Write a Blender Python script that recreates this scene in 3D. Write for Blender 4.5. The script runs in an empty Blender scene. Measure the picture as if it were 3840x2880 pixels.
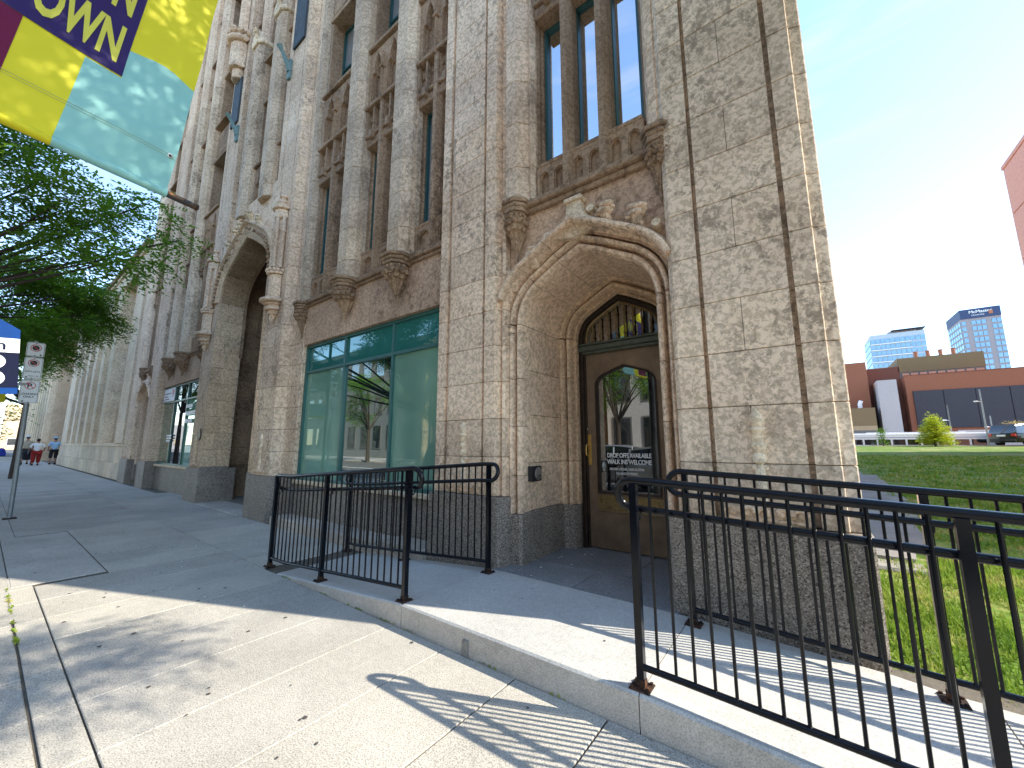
import bpy, bmesh, math, random
import numpy as np
from mathutils import Vector, Matrix
R = math.radians
random.seed(7)
scene = bpy.context.scene
COL = scene.collection

# ------------------------------------------------------------------ camera
CAMH = 1.38
cam = bpy.data.cameras.new('camera')
cam.sensor_width = 36.0
cam.lens = 36.0 * 1468.7 / 3840.0
cam.clip_start = 0.05
cam.clip_end = 3000
camo = bpy.data.objects.new('camera', cam)
COL.objects.link(camo)
yaw, pitch = R(36.69), R(8.74)
fwd = Vector((-math.sin(yaw) * math.cos(pitch), math.cos(yaw) * math.cos(pitch), math.sin(pitch)))
camo.location = (0, 0, CAMH)
camo.rotation_euler = fwd.to_track_quat('-Z', 'Y').to_euler()
scene.camera = camo

# ------------------------------------------------------------------ world + sun
SUN_EL, SUN_AZ = R(38.0), R(22.8)          # azimuth counted from +X towards +Y
world = bpy.data.worlds.new('World')
scene.world = world
world.use_nodes = True
wn = world.node_tree
bg = wn.nodes['Background']
sky = wn.nodes.new('ShaderNodeTexSky')
sky.sky_type = 'NISHITA'
sky.sun_disc = False
sky.sun_elevation = SUN_EL
sky.sun_rotation = R(90) - SUN_AZ
sky.air_density = 1.0
sky.dust_density = 0.1
sky.ozone_density = 2.6
bg.inputs[1].default_value = 0.15
tint = wn.nodes.new('ShaderNodeMix'); tint.data_type = 'RGBA'; tint.blend_type = 'MULTIPLY'; tint.inputs[0].default_value = 1
tint.inputs[7].default_value = (1.03, 1.0, .97, 1)
wn.links.new(sky.outputs[0], tint.inputs[6])
tc = wn.nodes.new('ShaderNodeTexCoord'); mpn = wn.nodes.new('ShaderNodeMapping'); mpn.inputs['Scale'].default_value = (1.2, 2.0, 7.0); mpn.inputs['Rotation'].default_value = (R(12), R(-14), R(20))
cn = wn.nodes.new('ShaderNodeTexNoise'); cn.inputs['Scale'].default_value = 2.2; cn.inputs['Detail'].default_value = 6; cn.inputs['Distortion'].default_value = .6
cr = wn.nodes.new('ShaderNodeValToRGB'); cr.color_ramp.elements[0].position = .56; cr.color_ramp.elements[1].position = .78; cr.color_ramp.elements[1].color = (.55, .55, .55, 1)
cm = wn.nodes.new('ShaderNodeMix'); cm.data_type = 'RGBA'; cm.inputs[7].default_value = (1.9, 1.95, 2.0, 1)
wn.links.new(tc.outputs['Generated'], mpn.inputs[0]); wn.links.new(mpn.outputs[0], cn.inputs['Vector']); wn.links.new(cn.outputs['Fac'], cr.inputs[0])
wn.links.new(cr.outputs[0], cm.inputs[0]); wn.links.new(tint.outputs[2], cm.inputs[6]); wn.links.new(cm.outputs[2], bg.inputs[0])
sun = bpy.data.lights.new('sun', 'SUN')
sun.energy = 2.45
sun.angle = R(0.5)
sun.color = (1.0, 0.92, 0.77)
suno = bpy.data.objects.new('sun', sun)
COL.objects.link(suno)
sd = Vector((math.cos(SUN_AZ) * math.cos(SUN_EL), math.sin(SUN_AZ) * math.cos(SUN_EL), math.sin(SUN_EL)))
suno.rotation_euler = sd.to_track_quat('Z', 'Y').to_euler()
suno.location = (0, 0, 30)
scene.view_settings.view_transform = 'Standard'
scene.view_settings.look = 'None'
scene.view_settings.gamma = 1.0
scene.view_settings.exposure = 1.93
scene.cycles.max_bounces = 8
scene.cycles.diffuse_bounces = 5
scene.cycles.glossy_bounces = 4

# ------------------------------------------------------------------ materials
MATS = {}
class N:
    """tiny node helper"""
    def __init__(s, name):
        s.m = bpy.data.materials.new(name); s.m.use_nodes = True
        s.t = s.m.node_tree; s.b = s.t.nodes['Principled BSDF']
        s.out = s.t.nodes['Material Output']; s.pos = None
    def n(s, typ, **k):
        x = s.t.nodes.new(typ)
        for a, b in k.items():
            if a.startswith('i_'):
                x.inputs[a[2:].replace('_', ' ')].default_value = b
            else: setattr(x, a, b)
        return x
    def l(s, a, b): s.t.links.new(a, b)
    def co(s, obj=False, scale=(1, 1, 1)):
        if obj: src = s.n('ShaderNodeTexCoord').outputs['Object']
        else: src = s.n('ShaderNodeNewGeometry').outputs['Position']
        mp = s.n('ShaderNodeMapping'); s.l(src, mp.inputs[0]); mp.inputs['Scale'].default_value = scale
        return mp.outputs[0]
    def noise(s, co, scale, detail=4, rough=.6, dist=0):
        x = s.n('ShaderNodeTexNoise'); s.l(co, x.inputs['Vector'])
        x.inputs['Scale'].default_value = scale; x.inputs['Detail'].default_value = detail
        x.inputs['Roughness'].default_value = rough; x.inputs['Distortion'].default_value = dist
        return x.outputs['Fac']
    def voro(s, co, scale, feature='F1', out='Distance'):
        x = s.n('ShaderNodeTexVoronoi'); x.feature = feature; s.l(co, x.inputs['Vector'])
        x.inputs['Scale'].default_value = scale
        return x.outputs[out]
    def ramp(s, fac, stops, interp='LINEAR'):
        x = s.n('ShaderNodeValToRGB'); s.l(fac, x.inputs[0]); x.color_ramp.interpolation = interp
        e = x.color_ramp.elements
        while len(e) < len(stops): e.new(.5)
        for i, (p, c) in enumerate(stops):
            e[i].position = p
            if not hasattr(c, '__len__'): c = (c, c, c)
            e[i].color = (*c, 1)
        return x.outputs[0]
    def mix(s, fac, a, b, mode='MIX'):
        x = s.n('ShaderNodeMix'); x.data_type = 'RGBA'; x.blend_type = mode
        for inp, v in ((x.inputs[0], fac), (x.inputs[6], a), (x.inputs[7], b)):
            if hasattr(v, 'is_output'): s.l(v, inp)
            elif hasattr(v, '__len__'): inp.default_value = (*v, 1)
            else: inp.default_value = v
        return x.outputs[2]
    def math(s, op, a, b=0.0):
        x = s.n('ShaderNodeMath'); x.operation = op
        for i, v in enumerate((a, b)):
            if hasattr(v, 'is_output'): s.l(v, x.inputs[i])
            else: x.inputs[i].default_value = v
        return x.outputs[0]
    def rnd(s): return s.n('ShaderNodeObjectInfo').outputs['Random']
    def col(s, c):
        if hasattr(c, 'is_output'): s.l(c, s.b.inputs['Base Color'])
        else: s.b.inputs['Base Color'].default_value = (*c, 1)
    def bump(s, h, strength=.3, dist=.01):
        x = s.n('ShaderNodeBump'); s.l(h, x.inputs['Height'])
        x.inputs['Strength'].default_value = strength; x.inputs['Distance'].default_value = dist
        s.l(x.outputs[0], s.b.inputs['Normal'])
    def set(s, rough=.8, metal=0, spec=.5):
        if hasattr(rough, 'is_output'): s.l(rough, s.b.inputs['Roughness'])
        else: s.b.inputs['Roughness'].default_value = rough
        s.b.inputs['Metallic'].default_value = metal
        s.b.inputs['Specular IOR Level'].default_value = spec
    def done(s): MATS[s.m.name] = s.m; return s.m

def plain(name, c, rough=.7, metal=0, spec=.4, var=.12, scale=6, bump=0):
    m = N(name); co = m.co(obj=True)
    f = m.noise(co, scale, 5, .65)
    lo = tuple(x * (1 - var) for x in c); hi = tuple(min(1, x * (1 + var)) for x in c)
    m.col(m.ramp(f, [(.3, lo), (.7, hi)])); m.set(rough, metal, spec)
    if bump: m.bump(f, bump, .01)
    return m.done()

def stone(name, light, mid, dark, stain=.5, fine=1.0, seed=0.0):
    m = N(name)
    co = m.co(); co2 = m.co(scale=(1, 1, .55)); 
    a = m.noise(co, 1.1 + seed, 6, .62, .4)
    b = m.noise(co2, 3.4 + seed, 8, .74, .5)
    c = m.noise(co, 24, 5, .62, .7)          # vermiculate mottling
    d = m.noise(co, 80, 3, .6)
    base = m.mix(m.ramp(a, [(.36, 0), (.64, 1)]), mid, light)
    mott = m.mix(m.ramp(c, [(.44, 0), (.54, 1)]), (.70, .67, .62), (1.18, 1.18, 1.18))
    base = m.mix(.72 * fine, base, mott, 'MULTIPLY')
    # crisp-edged blackened patches, broken up by the mottling
    st = m.math('ADD', m.math('MULTIPLY', b, .56), m.math('MULTIPLY', m.noise(co, 13, 6, .75, .4), .6))
    stf = m.ramp(st, [(.60 + (.5 - stain) * .14, 0), (.645 + (.5 - stain) * .14, 1)])
    zone = m.ramp(m.noise(co2, 1.05, 3, .5, .3), [(.40, .12), (.60, 1)])
    base = m.mix(m.math('MULTIPLY', m.math('MULTIPLY', stf, zone), .58), base, dark)
    # per stone tone
    tone = m.ramp(m.rnd(), [(0, (.88, .87, .86)), (.5, (1, .99, .98)), (1, (1.1, 1.08, 1.04))])
    base = m.mix(1, base, tone, 'MULTIPLY')
    base = m.mix(.35, base, m.ramp(d, [(.3, .7), (.7, 1.25)]), 'MULTIPLY')
    m.col(base); m.set(.92, 0, .2)
    m.bump(m.math('ADD', m.math('MULTIPLY', c, .7), m.math('MULTIPLY', d, .4)), .5, .006)
    return m.done()

stone('limestone', (.80, .63, .465), (.65, .485, .345), (.15, .105, .08), stain=.42)
stone('limestone_corner', (.80, .65, .49), (.65, .51, .375), (.15, .11, .083), stain=.54)
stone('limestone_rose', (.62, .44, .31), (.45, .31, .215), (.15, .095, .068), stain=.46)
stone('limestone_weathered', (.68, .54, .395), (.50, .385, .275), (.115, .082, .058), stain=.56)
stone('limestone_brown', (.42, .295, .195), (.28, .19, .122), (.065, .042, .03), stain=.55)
stone('limestone_pale', (.82, .69, .51), (.68, .54, .38), (.28, .24, .2), stain=.22)
stone('limestone_tan', (.72, .545, .37), (.58, .425, .28), (.2, .16, .12), stain=.3)

def granite(name, c0, c1, c2, sc=130):
    m = N(name); co = m.co()
    v = m.voro(co, sc, out='Color'); v2 = m.noise(co, sc * .8, 2, .5); big = m.noise(co, 2.5, 4)
    sep = m.n('ShaderNodeSeparateColor'); m.l(v, sep.inputs[0])
    f = m.math('ADD', m.math('MULTIPLY', sep.outputs[0], .6), m.math('MULTIPLY', v2, .4))
    b = m.ramp(f, [(.22, c0), (.38, c1), (.62, c1), (.78, c2)])
    b = m.mix(.5, b, m.ramp(big, [(.35, .72), (.65, 1.2)]), 'MULTIPLY')
    m.col(m.mix(1, b, m.ramp(m.rnd(), [(0, .9), (1, 1.1)]), 'MULTIPLY')); m.set(.6, 0, .4)
    m.bump(f, .12, .003)
    return m.done()
granite('granite', (.035, .03, .026), (.235, .20, .165), (.50, .44, .37))
granite('granite_flame', (.1, .1, .105), (.21, .215, .22), (.36, .36, .36), 180)

def concrete(name, c, speck=.3, sc=1.0, patch=.25):
    m = N(name); co = m.co()
    a = m.noise(co, 1.3 * sc, 6, .6); d = m.noise(co, 22, 5, .7); v = m.voro(co, 85)
    p = m.noise(co, 140, 2, .5)
    lo = tuple(x * (1 - patch) for x in c); hi = tuple(min(1, x * (1 + patch * .6)) for x in c)
    b = m.ramp(m.math('ADD', m.math('MULTIPLY', a, .6), m.math('MULTIPLY', d, .4)), [(.36, lo), (.62, hi)])
    b = m.mix(speck, b, m.ramp(p, [(.36, .25), (.5, 1), (.66, 1.35)]), 'MULTIPLY')
    b = m.mix(1, b, m.ramp(m.rnd(), [(0, (.9, .9, .91)), (1, (1.08, 1.07, 1.04))]), 'MULTIPLY')
    m.col(b); m.set(.9, 0, .25)
    m.bump(m.math('ADD', m.math('MULTIPLY', d, .4), m.math('MULTIPLY', p, .6)), .35, .004)
    return m.done()
concrete('pavement', (.44, .415, .37), .55, patch=.2)
concrete('pavement_panel', (.47, .44, .40), .3)
concrete('ramp_concrete', (.46, .455, .44), .3, patch=.16)
concrete('ramp_side', (.5, .46, .41), .35, patch=.25)
concrete('step_stone', (.52, .46, .39), .5, patch=.35)
concrete('joint_dirt', (.13, .115, .095), .3, patch=.4)
concrete('asphalt', (.13, .125, .12), .6, patch=.2)
concrete('slab_old', (.27, .255, .23), .5, patch=.3)
plain('kerb', (.4, .39, .37), .9)
plain('rail_black', (.003, .004, .007), .17, 0, .3, .3, 30)
MATS['rail_black'].node_tree.nodes['Principled BSDF'].inputs['Coat Weight'].default_value = .0
def rusty():
    m = N('rusty_steel'); co = m.co(); f = m.noise(co, 26, 5, .7)
    m.col(m.ramp(f, [(.42, (.012, .010, .010)), (.55, (.05, .024, .014)), (.7, (.15, .06, .028))])); m.set(.85, 0, .3); m.bump(f, .4, .004)
    return m.done()
rusty()
plain('teal_frame', (.035, .13, .115), .4, 0, .5, .15)
plain('teal_frame_dark', (.016, .085, .085), .45, 0, .5, .15)
plain('bronze', (.20, .135, .085), .5, .4, .5, .3, 4)
plain('bronze_dark', (.05, .034, .024), .5, .5, .5, .3, 9)
plain('bronze_gold', (.24, .17, .075), .45, .75, .5, .3, 20)
plain('green_bronze', (.085, .10, .075), .5, .35, .5, .3, 12)
plain('brass', (.62, .42, .13), .3, .9, .5, .2, 20)
plain('white_vinyl', (.82, .82, .82), .6, var=.02)
plain('black_plastic', (.018, .019, .022), .4)
plain('steel', (.55, .55, .54), .35, .9)
plain('galvanised', (.30, .33, .34), .55, .6, var=.2)
plain('lead_grey', (.14, .14, .14), .7)
plain('copper_green', (.16, .25, .24), .8)
plain('sign_blue_dark', (.002, .005, .028), .7, 0, .2)
plain('sign_blue', (.002, .045, .21), .7, 0, .2)
plain('sign_white', (.84, .85, .86), .5, var=.04)
plain('sign_red', (.55, .05, .05), .5)
plain('sign_black', (.03, .03, .035), .5)
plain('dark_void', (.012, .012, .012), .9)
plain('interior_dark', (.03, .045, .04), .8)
plain('brick_red', (.31, .13, .075), .9)
plain('brick_dark', (.19, .08, .055), .9)
plain('panel_dark', (.062, .066, .08), .8)
plain('panel_light', (.48, .48, .48), .8)
plain('panel_tan', (.22, .165, .085), .8)
plain('panel_grey', (.17, .18, .18), .8)
plain('chimney_orange', (.4, .16, .09), .8)
plain('pink_concrete', (.74, .35, .26), .85, bump=.2)
plain('car_black', (.012, .014, .018), .2, .3, .6)
plain('car_silver', (.4, .41, .42), .3, .7)
plain('car_white', (.75, .75, .75), .3)
plain('rubber', (.015, .015, .015), .85)
plain('bus_white', (.78, .79, .8), .35)
plain('tail_red', (.5, .02, .015), .3)
plain('bark', (.055, .042, .032), .95, var=.35, scale=20, bump=.6)
plain('skin', (.36, .2, .14), .6)
plain('cloth_white', (.75, .74, .72), .9)
plain('cloth_red', (.27, .018, .014), .9)
plain('cloth_black', (.012, .012, .014), .9)
plain('cloth_lightblue', (.33, .52, .70), .9)
plain('cloth_tan', (.42, .36, .26), .9)
plain('hair', (.03, .012, .01), .8)
plain('cloth_blue', (.02, .04, .28), .9)
plain('gum', (.07, .065, .06), .8)
plain('litter', (.75, .74, .7), .8)
plain('sign_navy', (.035, .06, .14), .6)
plain('pink_grey', (.35, .36, .34), .7)
plain('chimney_tan', (.42, .33, .2), .8)
plain('copper_blue', (.05, .068, .08), .8, 0, var=.3)
plain('bus_stripe', (.05, .12, .3), .5)

def glass(name, body, refl=.5, tint=(1, 1, 1), rough=.01, see=0.0):
    m = N(name); co = m.co()
    m.t.nodes.remove(m.b)
    d = m.n('ShaderNodeBsdfDiffuse'); g = m.n('ShaderNodeBsdfGlossy'); lw = m.n('ShaderNodeLayerWeight')
    f = m.noise(co, .6, 3)
    lo = tuple(x * .8 for x in body); hi = tuple(x * 1.15 for x in body)
    m.l(m.ramp(f, [(.35, lo), (.65, hi)]), d.inputs[0])
    g.inputs['Color'].default_value = (*tint, 1); g.inputs['Roughness'].default_value = rough
    lw.inputs[0].default_value = .35
    fac = m.math('ADD', m.math('MULTIPLY', lw.outputs['Fresnel'], 1 - refl), refl)
    mx = m.n('ShaderNodeMixShader'); m.l(fac, mx.inputs[0]); m.l(d.outputs[0], mx.inputs[1]); m.l(g.outputs[0], mx.inputs[2])
    # slightly wavy panes
    w = m.noise(co, 1.3, 1, .4); bp = m.n('ShaderNodeBump'); m.l(w, bp.inputs['Height'])
    bp.inputs['Strength'].default_value = .05; bp.inputs['Distance'].default_value = .02
    m.l(bp.outputs[0], g.inputs['Normal'])
    m.l(mx.outputs[0], m.out.inputs[0])
    return m.done()
glass('shop_glass_green', (.20, .37, .275), .08, (.85, 1, .95))
glass('shop_glass_dark', (.006, .03, .026), .5, (.9, 1, .97))
glass('transom_glass', (.03, .17, .15), .07, (.8, 1, 1))
glass('sky_glass', (.02, .025, .03), .8, (.92, .97, 1))
glass('window_glass', (.24, .25, .25), .14, (.9, .95, 1))
glass('door_glass', (.006, .008, .009), .27)
glass('tower_glass', (.13, .27, .40), .15, (.7, .85, 1))
glass('car_glass', (.01, .012, .015), .06)
glass('flat_glass', (.03, .035, .04), .25)

def leafmat(name, c1, c2, trans=.35):
    m = N(name); co = m.co(obj=True)
    f = m.noise(co, 1.4, 3); g = m.noise(co, 14, 2)
    c = m.mix(m.ramp(m.math('ADD', m.math('MULTIPLY', f, .5), m.math('MULTIPLY', g, .5)), [(.4, 0), (.6, 1)]), c1, c2)
    m.col(c); m.set(.6, 0, .3)
    tr = m.n('ShaderNodeBsdfTranslucent'); m.l(m.mix(1, c, (1.3, 1.5, .6), 'MULTIPLY'), tr.inputs[0])
    mx = m.n('ShaderNodeMixShader'); mx.inputs[0].default_value = trans
    m.l(m.b.outputs[0], mx.inputs[1]); m.l(tr.outputs[0], mx.inputs[2]); m.l(mx.outputs[0], m.out.inputs[0])
    return m.done()
leafmat('leaf_green', (.08, .18, .03), (.16, .28, .04), .5)
leafmat('leaf_yellow', (.5, .46, .03), (.36, .42, .03), .4)
leafmat('leaf_bright', (.1, .2, .03), (.17, .27, .04), .4)
leafmat('leaf_dry', (.45, .3, .12), (.5, .38, .2), .3)
def lawnmat():
    m = N('lawn_soil'); co = m.co()
    f = m.noise(co, .45, 6, .7); g = m.noise(co, 4, 5, .75); h = m.noise(co, 40, 3)
    a = m.ramp(m.math('ADD', m.math('MULTIPLY', f, .5), m.math('MULTIPLY', g, .5)),
               [(.40, (.08, .15, .022)), (.49, (.13, .205, .035)), (.54, (.22, .235, .07)), (.60, (.36, .31, .19))])
    m.col(m.mix(.5, a, m.ramp(h, [(.3, .6), (.7, 1.3)]), 'MULTIPLY')); m.set(.95, 0, .1); m.bump(h, .6, .03)
    return m.done()
lawnmat()
def grassmat():
    m = N('grass_blade'); c = m.ramp(m.noise(m.co(), 1.6, 6, .75), [(.38, (.12, .22, .025)), (.5, (.22, .32, .04)), (.6, (.42, .38, .14))])
    m.col(c); m.set(.7, 0, .2)
    tr = m.n('ShaderNodeBsdfTranslucent'); m.l(c, tr.inputs[0])
    mx = m.n('ShaderNodeMixShader'); mx.inputs[0].default_value = .4
    m.l(m.b.outputs[0], mx.inputs[1]); m.l(tr.outputs[0], mx.inputs[2]); m.l(mx.outputs[0], m.out.inputs[0])
    return m.done()
grassmat()
def clothmat(name, c):
    m = N(name); m.col(c); m.set(.55, 0, .3)
    f = m.noise(m.co(), 1.6, 3); m.bump(f, .12, .03)
    tr = m.n('ShaderNodeBsdfTranslucent'); tr.inputs[0].default_value = (*c, 1)
    mx = m.n('ShaderNodeMixShader'); mx.inputs[0].default_value = .16
    m.l(m.b.outputs[0], mx.inputs[1]); m.l(tr.outputs[0], mx.inputs[2]); m.l(mx.outputs[0], m.out.inputs[0])
    return m.done()
clothmat('banner_yellow', (.76, .68, .02))
clothmat('banner_teal', (.29, .60, .57))
clothmat('banner_purple', (.030, .012, .115))
clothmat('banner_magenta', (.16, .003, .05))
clothmat('banner_letter', (.72, .68, .09))
clothmat('banner_seam', (.45, .5, .3))

# ------------------------------------------------------------------ mesh builder
CX = -10.28                     # the facade is symmetrical about this axis
MIR = False
def offset_poly(p, d):
    n = len(p); out = []
    ar = sum(p[i][0] * p[(i + 1) % n][1] - p[(i + 1) % n][0] * p[i][1] for i in range(n))
    s = 1 if ar > 0 else -1
    for i in range(n):
        a, b, c = Vector(p[i - 1]), Vector(p[i]), Vector(p[(i + 1) % n])
        u, v = (b - a), (c - b)
        if u.length < 1e-9 or v.length < 1e-9: out.append(tuple(b)); continue
        u.normalize(); v.normalize()
        n1, n2 = Vector((-u.y, u.x)) * s, Vector((-v.y, v.x)) * s
        k = n1 + n2
        out.append(tuple(b + k * (2 * d / max(.8, k.length_squared))))
    return out
class MB:
    def __init__(s): s.v = []; s.f = []; s.mi = []
    def add(s, vs, fs, mi=0):
        o = len(s.v); s.v += [tuple(v) for v in vs]
        s.f += [tuple(i + o for i in f) for f in fs]; s.mi += [mi] * len(fs)
    def box(s, x0, x1, y0, y1, z0, z1, b=0, mi=0):
        if x1 < x0: x0, x1 = x1, x0
        if y1 < y0: y0, y1 = y1, y0
        if z1 < z0: z0, z1 = z1, z0
        if b <= 0:
            vs = [(x, y, z) for z in (z0, z1) for y in (y0, y1) for x in (x0, x1)]
            s.add(vs, [(0, 2, 3, 1), (4, 5, 7, 6), (0, 1, 5, 4), (2, 6, 7, 3), (0, 4, 6, 2), (1, 3, 7, 5)], mi)
        else:
            b = min(b, (x1 - x0) * .45, (y1 - y0) * .45, (z1 - z0) * .45)
            s.prism([(x0, y0), (x1, y0), (x1, y1), (x0, y1)], z0, z1, b, mi)
        return s
    def prism(s, poly, z0, z1, b=0, mi=0):
        n = len(poly)
        ar = sum(poly[i][0] * poly[(i + 1) % n][1] - poly[(i + 1) % n][0] * poly[i][1] for i in range(n))
        if ar < 0: poly = poly[::-1]
        if b > 0:
            q = offset_poly(poly, b)
            rings = [(q, z0), (poly, z0 + b), (poly, z1 - b), (q, z1)]
        else: rings = [(poly, z0), (poly, z1)]
        vs = [(x, y, z) for p, z in rings for x, y in p]; fs = []
        for k in range(len(rings) - 1):
            for i in range(n):
                j = (i + 1) % n; fs.append((k * n + i, k * n + j, (k + 1) * n + j, (k + 1) * n + i))
        fs.append(tuple(range(n))[::-1]); fs.append(tuple(range((len(rings) - 1) * n, len(rings) * n)))
        s.add(vs, fs, mi); return s
    def extr(s, poly, y0, y1, mi=0):            # polygon in XZ, extruded along Y
        n = len(poly)
        vs = [(x, y0, z) for x, z in poly] + [(x, y1, z) for x, z in poly]
        ar = sum(poly[i][0] * poly[(i + 1) % n][1] - poly[(i + 1) % n][0] * poly[i][1] for i in range(n))
        fs = [tuple(range(n)), tuple(range(n, 2 * n))[::-1]]
        for i in range(n):
            j = (i + 1) % n; fs.append((i, i + n, j + n, j))
        if ar < 0: fs = [f[::-1] for f in fs]
        s.add(vs, fs, mi); return s
    def quad(s, a, b, c, d, mi=0): s.add([a, b, c, d], [(0, 1, 2, 3)], mi); return s
    def tube(s, pts, r, n=8, cap=True, mi=0):
        pts = [Vector(p) for p in pts]; rs = r if hasattr(r, '__len__') else [r] * len(pts)
        vs = []; fs = []; m = len(pts)
        t0 = (pts[1] - pts[0]).normalized()
        up = Vector((0, 0, 1)) if abs(t0.z) < .9 else Vector((1, 0, 0))
        u = t0.cross(up).normalized()
        for i, p in enumerate(pts):
            t = (pts[min(i + 1, m - 1)] - pts[max(i - 1, 0)])
            if t.length < 1e-9: t = t0
            t.normalize(); u = (u - t * u.dot(t)); 
            if u.length < 1e-6: u = t.orthogonal()
            u.normalize(); w = t.cross(u)
            for k in range(n):
                a = 2 * math.pi * k / n
                vs.append(p + (u * math.cos(a) + w * math.sin(a)) * rs[i])
        for i in range(m - 1):
            for k in range(n):
                j = (k + 1) % n; fs.append((i * n + k, i * n + j, (i + 1) * n + j, (i + 1) * n + k))
        if cap: fs.append(tuple(range(n))[::-1]); fs.append(tuple(range((m - 1) * n, m * n)))
        s.add(vs, fs, mi); return s
    def lathe(s, prof, cx, cy, n=16, a0=0, a1=2 * math.pi, mod=None, mi=0):
        full = abs(a1 - a0 - 2 * math.pi) < 1e-6; k = n if full else n + 1
        vs = []; fs = []
        for r, z in prof:
            for i in range(k):
                a = a0 + (a1 - a0) * i / n; rr = r * (mod(a, z) if mod else 1)
                vs.append((cx + rr * math.cos(a), cy + rr * math.sin(a), z))
        for j in range(len(prof) - 1):
            for i in range(n):
                q = (i + 1) % k; fs.append((j * k + i, j * k + q, (j + 1) * k + q, (j + 1) * k + i))
        if prof[0][1] > prof[-1][1]: fs = [f[::-1] for f in fs]
        s.add(vs, fs, mi); return s
    def ball(s, c, r, n=8, m=6, sc=(1, 1, 1), lump=0, mi=0):
        vs = []; fs = []
        for j in range(m + 1):
            t = math.pi * j / m
            for i in range(n):
                a = 2 * math.pi * i / n
                q = 1 + (random.uniform(-lump, lump) if 0 < j < m else 0)
                vs.append((c[0] + r * sc[0] * q * math.sin(t) * math.cos(a), c[1] + r * sc[1] * q * math.sin(t) * math.sin(a), c[2] - r * sc[2] * math.cos(t)))
        for j in range(m):
            for i in range(n):
                k = (i + 1) % n; fs.append((j * n + i, j * n + k, (j + 1) * n + k, (j + 1) * n + i))
        s.add(vs, fs, mi); return s
    def sweep(s, path, prof, i0=0, i1=None, gap=0, mi=0):   # path in XZ, prof = [(offset outward, y)]
        off = miter(path)
        i1 = len(path) - 1 if i1 is None else i1
        vs = []; fs = []; n = len(prof)
        for i in range(i0, i1 + 1):
            p, nn = Vector(path[i]), off[i]; sh = Vector((0, 0))
            if gap and i == i0 and i1 > i0: sh = (Vector(path[i + 1]) - p).normalized() * gap
            if gap and i == i1 and i1 > i0: sh = (Vector(path[i - 1]) - p).normalized() * gap
            for d, y in prof:
                q = p + nn * d + sh; vs.append((q.x, y, q.y))
        for i in range(i1 - i0):
            for k in range(n - 1):
                fs.append((i * n + k, i * n + k + 1, (i + 1) * n + k + 1, (i + 1) * n + k))
        fs.append(tuple(range(n))[::-1]); fs.append(tuple(range((i1 - i0) * n, (i1 - i0) * n + n)))
        s.add(vs, fs, mi); return s
    def build(s, name, mat, parent=None, smooth=False, kind=None, ang=40):
        me = bpy.data.meshes.new(name)
        o = parent
        while o is not None and o.parent is not None: o = o.parent
        org = ROOTS.get(o.name, (0, 0, 0)) if o is not None else (0, 0, 0)
        V = np.array(s.v, dtype=np.float64).reshape(-1, 3)
        F = s.f
        if MIR:
            V[:, 0] = 2 * CX - V[:, 0]; F = [f[::-1] for f in F]
        V = V - np.array(org)
        me.from_pydata(V.tolist(), [], F)
        mats = mat if isinstance(mat, (list, tuple)) else [mat]
        for mm in mats: me.materials.append(MATS[mm])
        if len(mats) > 1: me.polygons.foreach_set('material_index', s.mi)
        if smooth:
            me.polygons.foreach_set('use_smooth', [True] * len(me.polygons))
            me.set_sharp_from_angle(angle=R(ang))
        me.update()
        ob = bpy.data.objects.new(name, me); COL.objects.link(ob)
        if parent is not None: ob.parent = parent
        if kind: ob['kind'] = kind
        return ob
ROOTS = {}
def miter(path):
    P = [Vector(p) for p in path]; out = []
    for i, p in enumerate(P):
        ns = []
        if i > 0:
            d = (P[i] - P[i - 1]).normalized(); ns.append(Vector((-d.y, d.x)))
        if i < len(P) - 1:
            d = (P[i + 1] - P[i]).normalized(); ns.append(Vector((-d.y, d.x)))
        k = sum(ns, Vector((0, 0)))
        k.normalize(); c = k.dot(ns[0]); out.append(k / max(.5, c))
    return out
def empty(name, loc, label, cat, group=None):
    o = bpy.data.objects.new(name, None); COL.objects.link(o); o.location = loc
    o.empty_display_size = .2
    ROOTS[o.name] = tuple(loc); o['label'] = label; o['category'] = cat
    if group: o['group'] = group
    return o
def tag(o, label, cat, group=None):
    o['label'] = label; o['category'] = cat
    if group: o['group'] = group
    return o
def copy_tree(o, parent=None):
    c = o.copy(); COL.objects.link(c)
    if parent is not None: c.parent = parent
    for ch in list(o.children): copy_tree(ch, c)
    return c
def struct(o): o['kind'] = 'structure'; return o
def text(s, size, mtx, mat, parent, name='lettering', ext=.001, spacing=1.0, bold=0.0, align='LEFT', sx=1.0):
    cu = bpy.data.curves.new('t', 'FONT'); cu.body = s; cu.size = size; cu.extrude = ext
    cu.space_character = spacing; cu.offset = bold; cu.align_x = align
    ob = bpy.data.objects.new('t', cu); COL.objects.link(ob)
    dg = bpy.context.evaluated_depsgraph_get()
    me = bpy.data.meshes.new_from_object(ob.evaluated_get(dg))
    bpy.data.objects.remove(ob)
    o = parent
    while o is not None and o.parent is not None: o = o.parent
    org = Vector(ROOTS.get(o.name, (0, 0, 0))) if o is not None else Vector((0, 0, 0))
    me.transform(Matrix.Translation(-org) @ mtx @ Matrix.Scale(sx, 4, (1, 0, 0)))
    me.materials.clear(); me.materials.append(MATS[mat])
    t = bpy.data.objects.new(name, me); COL.objects.link(t); t.parent = parent
    return t
def frame(origin, xdir, ydir):
    x = Vector(xdir).normalized(); y = Vector(ydir); y = (y - x * y.dot(x)).normalized(); z = x.cross(y)
    m = Matrix((x, y, z)).transposed().to_4x4(); m.translation = Vector(origin); return m
FACE = lambda x, y, z: frame((x, y, z), (1, 0, 0), (0, 0, 1))     # reads when seen from -Y
EAST = lambda x, y, z: frame((x, y, z), (0, 1, 0), (0, 0, 1))     # reads when seen from +X

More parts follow.
